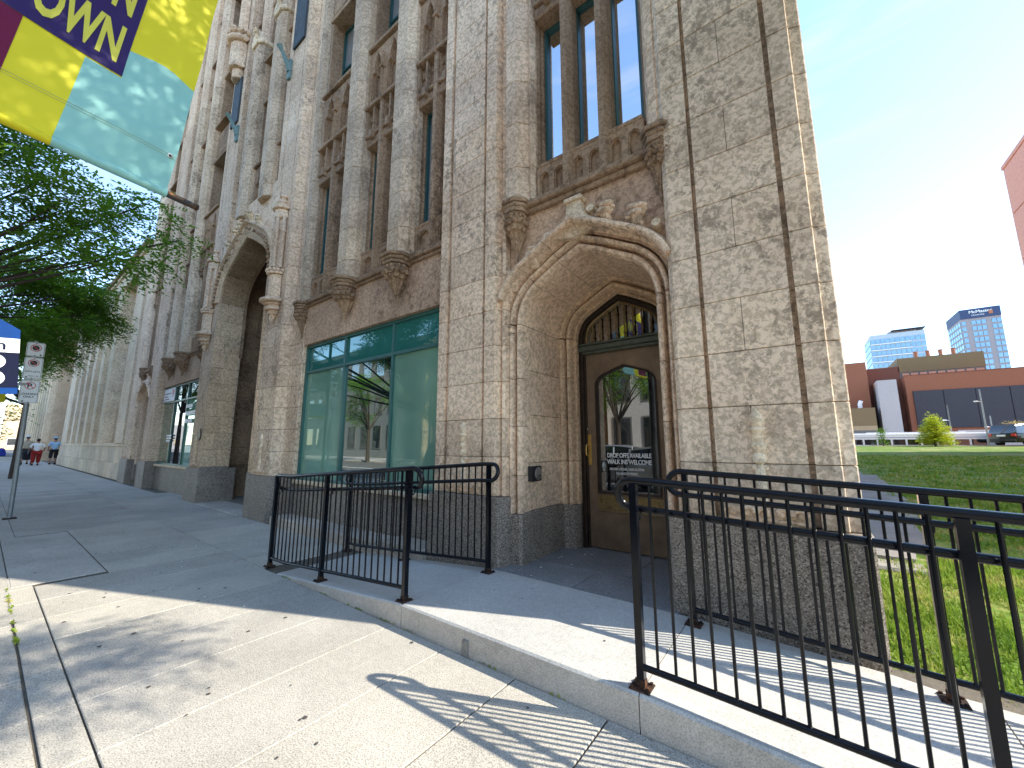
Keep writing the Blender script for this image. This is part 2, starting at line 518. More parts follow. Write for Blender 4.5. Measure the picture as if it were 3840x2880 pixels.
# ------------------------------------------------------------------ ground
def zr(x):                         # ramp surface height
    if x < -4.72: return 0.0
    if x < -2.6: return .165 * (x + 4.72) / 2.12
    if x < -.75: return .165
    return max(-.25, .165 - .045 * (x + .75))
def zg(y): return -.06 if y < 4 else -.06 + .0215 * (y - 4)     # lawn rises away from the street

sw = struct(MB().box(-70, 14, -2.4, 3.6, -.5, -.014).build('sidewalk', 'joint_dirt'))
sw['kind'] = 'structure'
cols = []
x = -.94
while x > -27: cols.append(x); x -= .585
x = -.94 + .585
while x < 4.2: cols.insert(0, x); x += .585
rng = random.Random(3)
slabs = MB()
for i in range(len(cols) - 1):
    x1, x0 = cols[i], cols[i + 1]
    for (y0, y1) in ((.487, 2.074), (2.082, 3.17), (-1.1, .318)):
        if y0 > 2 and x1 > -4.45: continue
        if y0 < 0 and (x1 < -5.2): continue
        t = rng.uniform(-.0025, .0015)
        a, b = (y0, y1)
        if -9.75 < x0 and x1 < -6.2 and y0 == .487: a = 1.012
        g = .004
        if y0 < 0:
            for k in range(2):
                yy = y0 + (y1 - y0) * k / 2
                MB().box(x0 + g, x1 - g, yy + g, yy + (y1 - y0) / 2 - g, -.012, t, .004).build('paving_slab', 'pavement', sw)
        else:
            MB().box(x0 + g, x1 - g, a, b, -.012, t, .004).build('paving_slab', 'pavement', sw)
    if x1 > -6.25:
        MB().box(x0 + .004, x1 - .004, .328, .478, -.012, rng.uniform(-.002, .001), .003).build('paving_slab', 'pavement', sw)
MB().box(-9.6, -6.31, .345, 1.0, -.012, .004, .006).build('paving_slab', 'pavement_panel', sw)
slabs.box(-70, cols[-1] - .004, .487, 3.17, -.012, -.001).box(-70, -9.62, -2.2, .478, -.012, -.001).box(-9.6, -5.2, -2.2, .335, -.012, -.001).box(-5.2, 14, -2.2, -1.1, -.012, -.001)
slabs.box(-15.0, -11.76, 3.17, 3.6, -.012, -.002)
slabs.build('paving_slab', 'pavement', sw, kind='stuff')
struct(MB().box(-46, 14, -2.52, -2.38, -.3, .0, .02).build('kerb', 'kerb'))
road = struct(MB().box(-400, 400, -13, -2.5, -.6, -.13).build('road', 'asphalt'))
MB().box(-43, 40, -7.86, -7.74, -.14, -.126).build('road_marking', 'white_vinyl', road)
struct(MB().box(-400, 400, -400, -13, -.6, -.02).build('far_pavement', 'pavement_panel'))
struct(MB().box(-400, -43.2, -2.5, 400, -.6, -.05).build('cross_street', 'asphalt'))
# lawn: a gently rising sheet reaching the far street
g = MB(); ys = [3.17, 4, 6, 9, 14, 20, 30, 45, 62.5]; xs = [.2, 1, 2, 4, 8, 14, 30, 60, 120]
for j, yy in enumerate(ys):
    for xx in xs: g.v.append((xx, yy, zg(yy)))
nx = len(xs)
for j in range(len(ys) - 1):
    for i in range(nx - 1): g.f.append((j * nx + i, j * nx + i + 1, (j + 1) * nx + i + 1, (j + 1) * nx + i)); g.mi.append(0)
struct(g.build('lawn', 'lawn_soil'))
struct(MB().box(-45, 400, 62.5, 400, -.3, 1.17).build('far_street', 'pavement_panel'))
struct(MB().box(6, 400, 62.1, 62.7, .8, 1.28, .03).build('kerb', 'kerb'))
struct(MB().box(-1500, 1500, -1500, 1500, -3, -.62).build('ground', 'asphalt'))
struct(MB().box(14, 120, -2.4, 3.2, -.5, -.02).build('sidewalk_east', 'pavement'))

# ------------------------------------------------------------------ ramp
RY0, RY1 = 2.08, 3.13
rp = MB()
xsr = [-4.72, -4.2, -3.6, -3.1, -2.6, -1.7, -.79]
def ramp_seg(xa, xb, name):
    m = MB(); k = 8; pts = [xa + (xb - xa) * i / k for i in range(k + 1)]
    for xx in pts:
        z = zr(xx) + .002; b = .012
        back = RY1 if xx > .3 else 3.16
        m.v += [(xx, RY0 + .0, -.1), (xx, RY0, z - b), (xx, RY0 + b, z), (xx, back - .0, z), (xx, back, -.1)]
    for i in range(k):
        for q in range(4): m.f.append((i * 5 + q, i * 5 + q + 1, (i + 1) * 5 + q + 1, (i + 1) * 5 + q)[::-1]); m.mi.append(1 if q in (0, 3) else 0)
    m.f.append((0, 1, 2, 3, 4)); m.mi.append(1)
    m.f.append(tuple(k * 5 + q for q in (4, 3, 2, 1, 0))); m.mi.append(1)
    return m.build('ramp_slab', ['ramp_concrete', 'ramp_side'], ramp)
ramp = struct(MB().box(-4.0, 6.9, RY0 + .03, RY1 - .02, -.3, -.09).build('access_ramp', 'ramp_side'))
for a, b in ((-4.72, -2.608), (-2.602, -.778), (-.772, .62), (.626, 2.1), (2.106, 4), (4.006, 7)): ramp_seg(a, b, '')
MB().box(-1.955, -1.905, 2.066, 2.1, -.01, .1, .004).build('patch_block', 'slab_old', ramp)

# entrance landing
land = struct(MB().box(-2.62, -.86, 3.1, 4.9, -.2, .15).build('entrance_landing', 'joint_dirt'))
for (x0, x1, y0, y1) in ((-2.60, -1.73, 3.163, 3.67), (-1.724, -.86, 3.163, 3.67), (-2.60, -1.42, 3.676, 4.6), (-1.414, -.86, 3.676, 4.6)):
    MB().box(x0, x1, y0, y1, .1, .166, .003).build('paving_slab', 'granite_flame', land)
# long stone step under the shop window
st = empty('stone_step', (-5.6, 3.3, 0), 'long worn stone step at the foot of the green shop window, behind the left railing', 'step')
for (x0, x1, z) in ((-7.56, -6.4, .155), (-6.395, -5.2, .152), (-5.195, -4.42, .157), (-4.415, -3.62, .19)):
    MB().box(x0, x1, 3.14, 3.62, -.02, z, .012).build('step_block', 'step_stone', st)

# ------------------------------------------------------------------ handrails
def railing(posts, xl, xr, y, inner, loop_l, loop_r, label):
    rt = empty('handrail_fence', (posts[0], y, zr(posts[0])), label, 'railing', 'black steel railings along the ramp')
    H, r = 1.02, .0205
    top = lambda x: zr(x) + H
    n = max(2, int((xr - xl) / .12)); xs_ = [xl + (xr - xl) * i / n for i in range(n + 1)]
    yo = y + inner * .055; D = .155
    path = []
    if loop_l:      # end loop: from the lower rail round to the top rail
        path += [(xl + .04, yo, top(xl) - D)]
        for k in range(0, 9):
            a = -math.pi / 2 - math.pi * k / 8
            path.append((xl + math.cos(a) * D / 2, y + (yo - y) * (1 - k / 8), top(xl) - D / 2 + math.sin(a) * D / 2))
    path += [(x, y, top(x)) for x in xs_[0 if not loop_l else 1:]]
    if loop_r:
        for k in range(1, 9):
            a = math.pi / 2 - math.pi * k / 8
            path.append((xr + math.cos(a) * D / 2, y + (yo - y) * (k / 8), top(xr) - D / 2 + math.sin(a) * D / 2))
    hr = MB().tube(path, r, 12).build('handrail', 'rail_black', rt, smooth=True, ang=60)
    MB().tube([(x, yo, top(x) - D) for x in xs_], .0185, 10).build('lower_handrail', 'rail_black', rt, smooth=True, ang=60)
    b0, b1 = posts[0], posts[-1]
    MB().tube([(b0 + (b1 - b0) * i / 20, y, zr(b0 + (b1 - b0) * i / 20) + .1) for i in range(21)], .0165, 8).build('bottom_rail', 'rail_black', rt, smooth=True, ang=60)
    for px in posts:
        p = MB().box(px - .019, px + .019, y - .019, y + .019, zr(px) + .004, top(px) - .012, .004).build('post', 'rail_black', rt)
        z = zr(px)
        pl = MB().box(px - .052, px + .052, y - .05, y + .05, z + .001, z + .011, .003)
        for sx in (-1, 1):
            for sy in (-1, 1): pl.lathe([(.009, z + .011), (.009, z + .02), (.0, z + .021)], px + sx * .038, y + sy * .036, 6)
        pl.box(px - .022, px + .022, y - .022, y + .022, z + .011, z + .045, .003)
        pl.build('base_plate', 'rusty_steel', p)
        MB().tube([(px, y, top(px) - D - .055), (px + .01, y + inner * .045, top(px) - D - .055), (px + .015, yo, top(px) - D - .04), (px + .015, yo, top(px) - D)], .006, 6).build('bracket', 'rail_black', rt, smooth=True)
    me = None
    for a, b in zip(posts[:-1], posts[1:]):
        k = round((b - a) / .088); 
        for i in range(1, k):
            bx = a + (b - a) * i / k
            h = top(bx) - (zr(bx) + .1)
            if me is None:
                q = MB().tube([(0, 0, 0), (0, 0, 1)], .0078, 8).build('baluster', 'rail_black', None, smooth=True)
                me = q.data; bpy.data.objects.remove(q)
            o = bpy.data.objects.new('baluster', me); COL.objects.link(o); o.parent = rt
            org = ROOTS[rt.name]
            o.location = (bx - org[0], y - org[1], zr(bx) + .1 - org[2]); o.scale = (1, 1, h)
    return rt
railing([-5.04, -3.92, -2.65], -5.02, -2.60, 2.14, 1, True, True, 'black steel railing on the street side, left part of the ramp, rusty feet')
railing([-4.98, -3.80, -2.56], -4.96, -2.50, 3.05, -1, True, True, 'black steel railing against the building below the green shop window')
railing([-.78, .42, 1.62, 2.82, 4.0], -.80, 4.1, 2.145, 1, True, True, 'nearest black steel railing on the street side, right of the door')
railing([-.73, .47, 1.67, 2.87, 4.0], -.76, 4.1, 3.055, -1, True, True, 'black steel railing in front of the corner granite, behind the nearest railing')

# ------------------------------------------------------------------ the gothic office building
B = empty('gothic_office_building', (.26, 3.2, 0), 'tall weathered limestone building with gothic ribs, arches and a grey granite base', 'building')
HC = .406                                   # course height of the ashlar
Z0 = .84
TOPZ = 30.0
def courses(z0, z1, h=HC, first=None):
    out = []; z = z0
    nxt = first if first else z0 + h
    while z < z1 - .01:
        out.append((z, min(nxt, z1))); z = nxt; nxt += h
    return out
JL = []                                     # joined low-detail ashlar of the far half
def block(poly, z0, z1, mat='limestone', big=True, b=.004, name='stone_block', kind=None):
    m = MB().prism(poly, z0 + .0024, z1 - .0024, b)
    if MIR or not big:
        key = (MIR, mat)
        JOIN.setdefault(key, MB())
        J = JOIN[key]; J.add(m.v, m.f)
        return None
    return m.build(name, mat, B)
JOIN = {}
def flush_join():
    for (mr, mat), J in JOIN.items():
        if J.f: J.build('ashlar', mat, B, kind='stuff')
    JOIN.clear()
def arch(cx, hw, zs, rise, n=7, legs=None):
    half = []
    # four-centred arch: tight curve at the haunch, almost straight to the apex
    P0, P1, P2 = (hw, 0), (hw * .985, rise * .47), (hw * .60, rise * .66)
    for i in range(n):
        t = i / (n - 1)
        half.append(((1 - t) ** 2 * P0[0] + 2 * t * (1 - t) * P1[0] + t * t * P2[0], (1 - t) ** 2 * P0[1] + 2 * t * (1 - t) * P1[1] + t * t * P2[1]))
    half += [(hw * .3, rise * .845), (0, rise)]
    pts = [(cx - x, zs + z) for x, z in half] + [(cx + x, zs + z) for x, z in half[-2::-1]]
    if legs is not None: pts = [(cx - hw, legs)] + pts + [(cx + hw, legs)]
    return pts
def pointed(cx, hw, zs, rise, n=5):
    half = [(hw * math.cos(math.pi / 2 * i / (n - 1) * .86) ** .9 if i < n - 1 else 0, rise * i / (n - 1)) for i in range(n)]
    return [(cx - x, zs + z) for x, z in half] + [(cx + x, zs + z) for x, z in half[-2::-1]]
def plate(x0, x1, z0, z1, y0, y1, holes, m):
    """wall plate with arched openings (x-ranges with arch polylines open at the bottom)"""
    holes = sorted(holes, key=lambda h: h[0][0])
    edges = [x0] + [((holes[i][-1][0] + holes[i + 1][0][0]) / 2) for i in range(len(holes) - 1)] + [x1]
    for i, h in enumerate(holes):
        a, b = edges[i], edges[i + 1]
        ax = max(h, key=lambda p: p[1])[0]; k = [p[0] for p in h].index(ax)
        m.extr([(a, z0), (a, z1), (ax, z1)] + [h[j] for j in range(k, -1, -1)] + [(h[0][0], z0)], y0, y1)
        m.extr([(b, z0)] + [(h[-1][0], z0)] + [h[j] for j in range(len(h) - 1, k - 1, -1)] + [(ax, z1), (b, z1)], y0, y1)
def corbel(x, zt, y, w=.2, mat='limestone_brown', full=True):
    m = MB()
    def octo(r, yy=y): return [(x - r, yy + .1), (x - r, yy - r * .35), (x - r * .5, yy - r * .95), (x + r * .5, yy - r * .95), (x + r, yy - r * .35), (x + r, yy + .1)]
    m.prism(octo(w * 1.12), zt - .05, zt, .008); m.prism(octo(w * 1.0), zt - .1, zt - .052, .012); m.prism(octo(w * .9), zt - .15, zt - .102, .004)
    cap = m.build('corbel', mat, B)
    m2 = MB()
    rr = random.Random(int(x * 100))
    m2.lathe([(w * .75, zt - .15), (w * .8, zt - .2), (w * .72, zt - .33), (w * .35, zt - .38)], x, y, 14)
    for ring, (zz, r0, k) in enumerate(((zt - .2, w * .74, 7), (zt - .27, w * .8, 8), (zt - .33, w * .62, 6))):
        for i in range(k):
            a = math.pi + math.pi * (i + .5 * (ring % 2)) / (k - 1)
            c = (x + math.cos(a) * r0, y + math.sin(a) * r0, zz + rr.uniform(-.012, .012))
            m2.ball(c, w * .23, 6, 4, (1, 1, .9), .18)
            m2.ball((c[0] + .012, c[1] - .03, c[2] + .01), w * .1, 5, 3, (1, 1, 1), .1)
    m2.build('corbel_foliage', mat, cap, smooth=True)
    MB().lathe([(w * .6, zt - .36), (w * .42, zt - .46), (w * .2, zt - .56), (w * .1, zt - .62), (w * .13, zt - .65), (.001, zt - .71)], x, y + .02, 20, mod=lambda a, z: 1 + .12 * math.cos(a * 10)).build('corbel_cone', mat, cap, smooth=True)
def window(x0, x1, z0, z1, y, pane, fmat='teal_frame_dark', rails=(), fw=.045, muls=(), panes=None):
    f = MB(); d = .07
    f.box(x0, x0 + fw, y, y + d, z0, z1, .004).box(x1 - fw, x1, y, y + d, z0, z1, .004)
    f.box(x0 + fw, x1 - fw, y + .002, y + d, z0, z0 + fw, .004).box(x0 + fw, x1 - fw, y + .002, y + d, z1 - fw, z1, .004)
    for r in rails: f.box(x0 + fw, x1 - fw, y + .004, y + d, r - fw * .5, r + fw * .5, .004)
    for r in muls: f.box(r - fw * .5, r + fw * .5, y + .003, y + d, z0 + fw, z1 - fw, .004)
    w = f.build('window', fmat, B)
    ex = [x0 + fw] + sorted(muls) + [x1 - fw]; ez = [z0 + fw] + sorted(rails) + [z1 - fw]
    for i in range(len(ex) - 1):
        for j in range(len(ez) - 1):
            mt = panes[j][i] if panes else pane
            MB().box(ex[i] - .004, ex[i + 1] + .004, y + .04, y + .048, ez[j] - .004, ez[j + 1] + .004).build('pane', mt, w)
    return w
def crocket(x, z, y, s=1.0, flip=1, mat='limestone_pale'):
    m = MB()
    f = flip
    m.tube([(x - f * .01 * s, y + .06, z - .06 * s), (x, y + .01, z - .03 * s), (x, y - .02 * s, z + .01 * s)], [.04 * s, .036 * s, .034 * s], 8)
    m.ball((x, y - .02 * s, z + .02 * s), .048 * s, 10, 7, (1.25, 1.0, .62), .08)
    m.ball((x + f * .02 * s, y - .035 * s, z + .052 * s), .04 * s, 9, 6, (1.3, 1, .5), .1)
    m.ball((x - f * .02 * s, y - .02 * s, z + .075 * s), .03 * s, 8, 5, (1.35, 1, .5), .12)
    m.ball((x + f * .055 * s, y - .03 * s, z + .03 * s), .017 * s, 7, 5, (1, 1, .8), .1)
    m.ball((x - f * .05 * s, y - .03 * s, z + .01 * s), .018 * s, 7, 5, (1, 1, .8), .1)
    return m.build('crocket', mat, B, smooth=True)
def relief(x, y, z0=.86, s=1.0):
    """carved post with a bud, and a band of scrolls, in low relief at the foot of a pier"""
    m = MB()
    m.lathe([(.03 * s, z0 + .1), (.034 * s, z0 + .36), (.02 * s, z0 + .38), (.04 * s, z0 + .40), (.042 * s, z0 + .44), (.03 * s, z0 + .46), (.036 * s, z0 + .48), (.05 * s, z0 + .5), (.05 * s, z0 + .52), (.036 * s, z0 + .53), (.036 * s, z0 + .59), (.055 * s, z0 + .62), (.05 * s, z0 + .635), (.03 * s, z0 + .64), (.045 * s, z0 + .68), (.038 * s, z0 + .72), (.015 * s, z0 + .76), (.001, z0 + .775)], x, y - .004, 12)
    m.ball((x - .03, y - .01, z0 + .36), .022, 7, 5, lump=.1); m.ball((x + .03, y - .01, z0 + .36), .022, 7, 5, lump=.1)
    m.build('carved_post', 'limestone_pale', B, smooth=True)
    m = MB()
    for i in range(5):
        cx_, r = x - .2 * s + i * .1 * s, .046 * s; dr = 1 if i % 2 else -1
        pts = []
        for k in range(15):
            a = k / 14 * 4.6 * dr + (0 if dr > 0 else math.pi); rr = r * (1 - k / 19)
            pts.append((cx_ + rr * math.cos(a), y - .012, z0 + .055 + rr * math.sin(a) * .95))
        m.tube(pts, [.019 - .0006 * k for k in range(15)], 6)
        m.ball((cx_, y - .012, z0 + .055), .019, 6, 4)
    m.tube([(x - .24 * s + .48 * s * k / 16, y, z0 + .008 + .006 * math.sin(k * 1.6)) for k in range(17)], .012, 6)
    m.build('scroll_carving', 'limestone', B, smooth=True)

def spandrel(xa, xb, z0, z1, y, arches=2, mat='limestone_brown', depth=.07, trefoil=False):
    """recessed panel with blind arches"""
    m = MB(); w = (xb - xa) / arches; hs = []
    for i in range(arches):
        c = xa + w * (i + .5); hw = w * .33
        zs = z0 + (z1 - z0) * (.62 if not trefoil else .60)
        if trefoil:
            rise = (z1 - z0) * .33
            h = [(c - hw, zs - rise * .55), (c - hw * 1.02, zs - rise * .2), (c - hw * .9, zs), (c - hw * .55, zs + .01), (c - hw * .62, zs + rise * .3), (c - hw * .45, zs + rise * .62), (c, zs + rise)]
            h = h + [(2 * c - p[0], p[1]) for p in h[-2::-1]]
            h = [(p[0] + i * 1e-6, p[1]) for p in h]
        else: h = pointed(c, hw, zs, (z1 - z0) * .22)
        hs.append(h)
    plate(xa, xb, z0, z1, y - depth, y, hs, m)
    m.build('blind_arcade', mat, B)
    m2 = MB()
    for h in hs:       # an inner order, half as deep
        c = (h[0][0] + h[-1][0]) / 2
        hh = [(c + (p[0] - c) * .80, z0 + (p[1] - z0) * .965) for p in h]
        full = [(h[0][0], z0)] + h + [(h[-1][0], z0)]
        ful2 = [(hh[0][0], z0)] + hh + [(hh[-1][0], z0)]
        n = len(full)
        for k in range(n - 1):
            a, b, c2, d = full[k], full[k + 1], ful2[k + 1], ful2[k]
            m2.add([(a[0], y - .035, a[1]), (b[0], y - .035, b[1]), (c2[0], y - .035, c2[1]), (d[0], y - .035, d[1])], [(0, 1, 2, 3)])
            m2.add([(d[0], y - .035, d[1]), (c2[0], y - .035, c2[1]), (c2[0], y, c2[1]), (d[0], y, d[1])], [(0, 1, 2, 3)])
    m2.build('arch_moulding', mat, B)
    MB().box(xa, xb, y, y + .03, z0, z1).build('panel', mat, B)

def rib_poly(xc, y, w=.14, back=3.42):
    return [(xc - w * 1.95, back + .1), (xc - w * 1.95, y + .17), (xc - w * 1.75, y + .17), (xc - w * 1.75, y + .1), (xc - w, y), (xc + w, y), (xc + w * 1.75, y + .1), (xc + w * 1.75, y + .17), (xc + w * 1.95, y + .17), (xc + w * 1.95, back + .1)]
def rib(xc, z0, z1, y=3.20, w=.13, off=0, mat='limestone_weathered', big=True):
    for i, (a, b) in enumerate(courses(z0, z1, .56, z0 + .3 + off)):
        block(rib_poly(xc, y, w), a, b, mat, big=big and a < 9.0)
def storey(xa, xb, zbase, y=3.40, cap=True):
    """upper storeys between two ribs: sill, big window, lintel"""
    z = zbase
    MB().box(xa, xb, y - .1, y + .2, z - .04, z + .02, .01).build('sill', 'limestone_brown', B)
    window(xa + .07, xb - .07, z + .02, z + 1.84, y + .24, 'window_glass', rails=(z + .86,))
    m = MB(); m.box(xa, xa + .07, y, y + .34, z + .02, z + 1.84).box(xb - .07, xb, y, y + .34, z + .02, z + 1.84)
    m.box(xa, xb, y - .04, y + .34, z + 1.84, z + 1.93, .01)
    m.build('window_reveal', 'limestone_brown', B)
def lancet_storey(xa, xb, lights, z_sill=4.5, z_head=6.6, y=3.40, glassmat='window_glass', nm=2, apron=True, mullw=.11):
    """the first floor: apron of blind arches, narrow lights, tracery panels up to the second floor sill"""
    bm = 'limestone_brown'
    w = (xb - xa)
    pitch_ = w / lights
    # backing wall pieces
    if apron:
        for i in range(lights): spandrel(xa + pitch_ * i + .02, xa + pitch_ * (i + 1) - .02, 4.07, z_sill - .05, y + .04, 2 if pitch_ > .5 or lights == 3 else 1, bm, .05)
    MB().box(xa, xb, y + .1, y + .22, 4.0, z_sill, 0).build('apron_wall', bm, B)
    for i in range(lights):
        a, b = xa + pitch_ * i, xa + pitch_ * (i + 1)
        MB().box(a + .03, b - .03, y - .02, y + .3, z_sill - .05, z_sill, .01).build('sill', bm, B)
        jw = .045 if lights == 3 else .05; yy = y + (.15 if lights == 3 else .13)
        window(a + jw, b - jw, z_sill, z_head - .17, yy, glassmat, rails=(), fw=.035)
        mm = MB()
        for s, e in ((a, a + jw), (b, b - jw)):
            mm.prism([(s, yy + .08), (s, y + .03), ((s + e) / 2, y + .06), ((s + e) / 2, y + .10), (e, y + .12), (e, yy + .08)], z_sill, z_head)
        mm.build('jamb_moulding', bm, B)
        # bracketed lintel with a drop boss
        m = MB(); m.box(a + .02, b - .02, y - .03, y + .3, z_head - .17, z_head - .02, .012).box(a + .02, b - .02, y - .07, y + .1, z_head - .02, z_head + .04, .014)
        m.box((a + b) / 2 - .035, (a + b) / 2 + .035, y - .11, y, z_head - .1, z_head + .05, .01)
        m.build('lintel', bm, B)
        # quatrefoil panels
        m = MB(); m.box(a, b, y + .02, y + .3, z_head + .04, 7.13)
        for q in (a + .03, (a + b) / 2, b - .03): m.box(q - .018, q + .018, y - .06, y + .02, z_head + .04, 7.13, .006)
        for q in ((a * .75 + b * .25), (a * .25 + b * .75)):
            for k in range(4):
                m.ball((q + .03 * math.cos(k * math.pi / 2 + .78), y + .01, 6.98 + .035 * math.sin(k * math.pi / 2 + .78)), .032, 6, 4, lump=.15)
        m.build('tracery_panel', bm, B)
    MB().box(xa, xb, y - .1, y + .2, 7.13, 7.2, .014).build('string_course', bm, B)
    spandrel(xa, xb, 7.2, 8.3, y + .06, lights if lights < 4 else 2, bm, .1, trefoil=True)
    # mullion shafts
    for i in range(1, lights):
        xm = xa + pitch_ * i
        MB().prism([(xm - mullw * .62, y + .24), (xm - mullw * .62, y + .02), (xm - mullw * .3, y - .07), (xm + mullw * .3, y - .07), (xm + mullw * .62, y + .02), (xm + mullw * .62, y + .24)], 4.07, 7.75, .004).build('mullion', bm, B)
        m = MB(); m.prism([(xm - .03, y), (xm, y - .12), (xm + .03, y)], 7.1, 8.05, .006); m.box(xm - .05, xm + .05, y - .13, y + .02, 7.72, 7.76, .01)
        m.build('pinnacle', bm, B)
def upper(xa, xb, n, zt=TOPZ, y=3.40):
    """storeys above the second floor sill, one window between each pair of ribs"""
    p = (xb - xa) / n
    for i in range(n):
        a, b = xa + p * i, xa + p * (i + 1)
        z = 8.36; k = 0
        while z < 20:
            storey(a, b, z, y)
            m = MB(); m.box(a, b, y + .12, y + .3, z + 1.93, z + 3.10); m.box(a, b, y + .02, y + .1, z + 2.1, z + 2.95, .03)
            m.build('spandrel_panel', 'limestone_brown', B)
            z += 3.14; k += 1
        MB().box(a, b, y + .05, y + .3, z - .03, zt).build('upper_wall', 'limestone', B)

def half(first):
    LM = 'limestone'
    # ---- corner pier
    gp = [(-.905, 3.9), (-.905, 3.235), (-.88, 3.205), (.245, 3.205), (.27, 3.23), (.27, 3.9)]
    block(gp, -.15, .84, 'granite', b=.006)
    def cpoly(xs0, xs1):
        G = .075; y = 3.25
        full = [(-.81, y + .05), (-.765, y), (-.578, y), (-.578, y + G), (-.546, y + G), (-.546, y), (-.004, y), (-.004, y + G), (.03, y + G), (.03, y), (.160, y), (.165, y + .006), (.167, y + .024), (.236, y + .047), (.243, y + .054), (.243, y + .12)]
        p = [q for q in full if xs0 - 1e-6 <= q[0] <= xs1 + 1e-6]
        if xs0 > -.8: p = [(xs0, y)] + p
        if xs1 < .2: p = p + [(xs1, y)]
        return [(p[0][0], 3.8)] + p + [(p[-1][0], 3.8)]
    for k, (a, b) in enumerate(courses(Z0, TOPZ, HC)):
        near = a < 5.8
        if a > 12: continue
        LC = 'limestone_corner'
        if k % 2 == 0: block(cpoly(-9, 9), a, b, LC, near)
        else:
            block(cpoly(-9, -.302), a, b, LC, near); block(cpoly(-.298, 9), a, b, LC, near)
    MB().prism(cpoly(-9, 9), 12, TOPZ).build('upper_shaft', LM, B)
    relief(-.275, 3.25)
    # ---- pilaster group left of the door
    gp = [(-3.585, 3.7), (-3.585, 3.2), (-2.70, 3.2), (-2.655, 3.215), (-2.64, 3.2), (-2.575, 3.2), (-2.545, 3.34), (-2.545, 3.7)]
    block(gp, -.15, .84, 'granite', b=.006)
    G = .07; y = 3.25
    pg = [(-3.58, 3.6), (-3.58, y + .03), (-3.56, y), (-3.43, y), (-3.43, y + G), (-3.4, y + G), (-3.4, y + .02), (-3.356, y), (-2.848, y), (-2.848, y + G), (-2.812, y + G), (-2.812, y), (-2.665, y), (-2.63, y + .1), (-2.60, y + .06), (-2.57, y + .08), (-2.56, 3.6)]
    for k, (a, b) in enumerate(courses(Z0, 13, HC)):
        block(pg, a, b, LM, a < 8.5)
    MB().prism(pg, 13, TOPZ).build('upper_shaft', LM, B)
    relief(-3.1, 3.25, s=.95)
    # ---- door pier / wall of the door bay
    door_bay()
    # ---- window bay
    x0, x1 = -7.42, -3.45
    bm = 'limestone_brown'
    for (a, b) in ((-7.5, -6.2), (-6.195, -4.9), (-4.895, -3.5)):
        block([(a, 3.75), (a, 3.47), (b, 3.47), (b, 3.75)], -.1, .69, 'granite', b=.004)
    MB().box(x0 - .05, x1, 3.42, 3.7, .69, .755, .01).build('window_sill', 'limestone_pale', B)
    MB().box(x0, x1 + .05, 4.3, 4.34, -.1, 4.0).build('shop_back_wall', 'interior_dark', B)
    zt = 3.21
    if not MIR:
        window(x0, x1, .755, zt, 3.47, 'shop_glass_green', 'teal_frame', rails=(2.70,), fw=.05, muls=(-6.09, -4.79),
               panes=[['shop_glass_green', 'shop_glass_dark', 'shop_glass_green'], ['transom_glass', 'transom_glass', 'transom_glass']])
    else:
        window(x0, x1, .755, zt, 3.47, 'shop_glass_dark', 'teal_frame', rails=(2.70,), fw=.05, muls=(-6.09, -4.79),
               panes=[['shop_glass_green', 'car_glass', 'shop_glass_dark'], ['car_glass', 'car_glass', 'white_vinyl']])
    for i, (a, b) in enumerate(((-7.42, -6.62), (-6.62, -5.35), (-5.35, -4.3), (-4.3, -3.45))):
        block([(a + .001, 3.7), (a + .001, 3.41), (b - .001, 3.41), (b - .001, 3.7)], zt, 3.95, 'limestone_rose', True)
    lg = MB(); lg.box(x0, x1, 3.33, 3.5, 3.99, 4.07, .012); lg.box(x0, x1, 3.37, 3.5, 3.94, 3.989, .01)
    lg.build('ledge', bm, B)
    for xc in (-5.90, -4.54):
        corbel(xc, 4.07, 3.3, .21); rib(xc, 4.07, TOPZ if False else 13, off=.1 * (xc > -5))
        MB().prism(rib_poly(xc, 3.2), 13, TOPZ).build('rib', LM, B)
    corbel(-7.5, 4.05, 3.37, .15)
    rib(-7.5, 4.05, 13, 3.33, .07, big=False)
    for (a, b) in ((-7.3, -6.13), (-5.67, -4.77), (-4.31, -3.45)):
        lancet_storey(a, b, 2); upper(a, b, 1)
    # ---- pier beside the main entrance
    gp = [(-8.86, 3.95), (-8.86, 3.185), (-7.865, 3.185), (-7.855, 3.38), (-7.79, 3.40), (-7.56, 3.40), (-7.55, 3.95)]
    block(gp, -.15, .80, 'granite', b=.008)
    y = 3.215
    pf = [(-8.85, 3.8), (-8.85, y), (-8.64, y), (-8.64, y + .06), (-8.61, y + .06), (-8.61, y), (-8.11, y), (-8.11, y + .06), (-8.08, y + .06), (-8.08, y), (-7.95, y), (-7.93, y + .03), (-7.87, 3.38), (-7.865, 3.8)]
    sf = [(-7.862, 3.8), (-7.862, 3.39), (-7.80, 3.405), (-7.44, 3.405), (-7.424, 3.42), (-7.424, 3.8)]
    for k, (a, b) in enumerate(courses(.80, 16, HC, Z0 + HC)):
        block(pf, a, b, LM, a < 10.5)
        if b < 4.1: block(sf, a, b, LM, True)
        else: block([(-7.862, 3.8), (-7.862, 3.39), (-7.62, 3.405), (-7.62, 3.8)], a, b, LM, a < 9)
    MB().prism(pf, 16, TOPZ).build('upper_shaft', LM, B)
    MB().prism([(-7.862, 3.8), (-7.862, 3.39), (-7.42, 3.405), (-7.42, 3.8)], 16, TOPZ).build('upper_shaft', LM, B)
    relief(-8.36, y, .81, .9)
    tabernacle(-8.3, 3.2)
    # plaque + flag bracket high on the pier
    MB().box(-8.62, -8.10, 3.17, 3.214, 10.3, 11.75, .01).build('wall_plaque', 'lead_grey' if False else 'copper_blue', B)
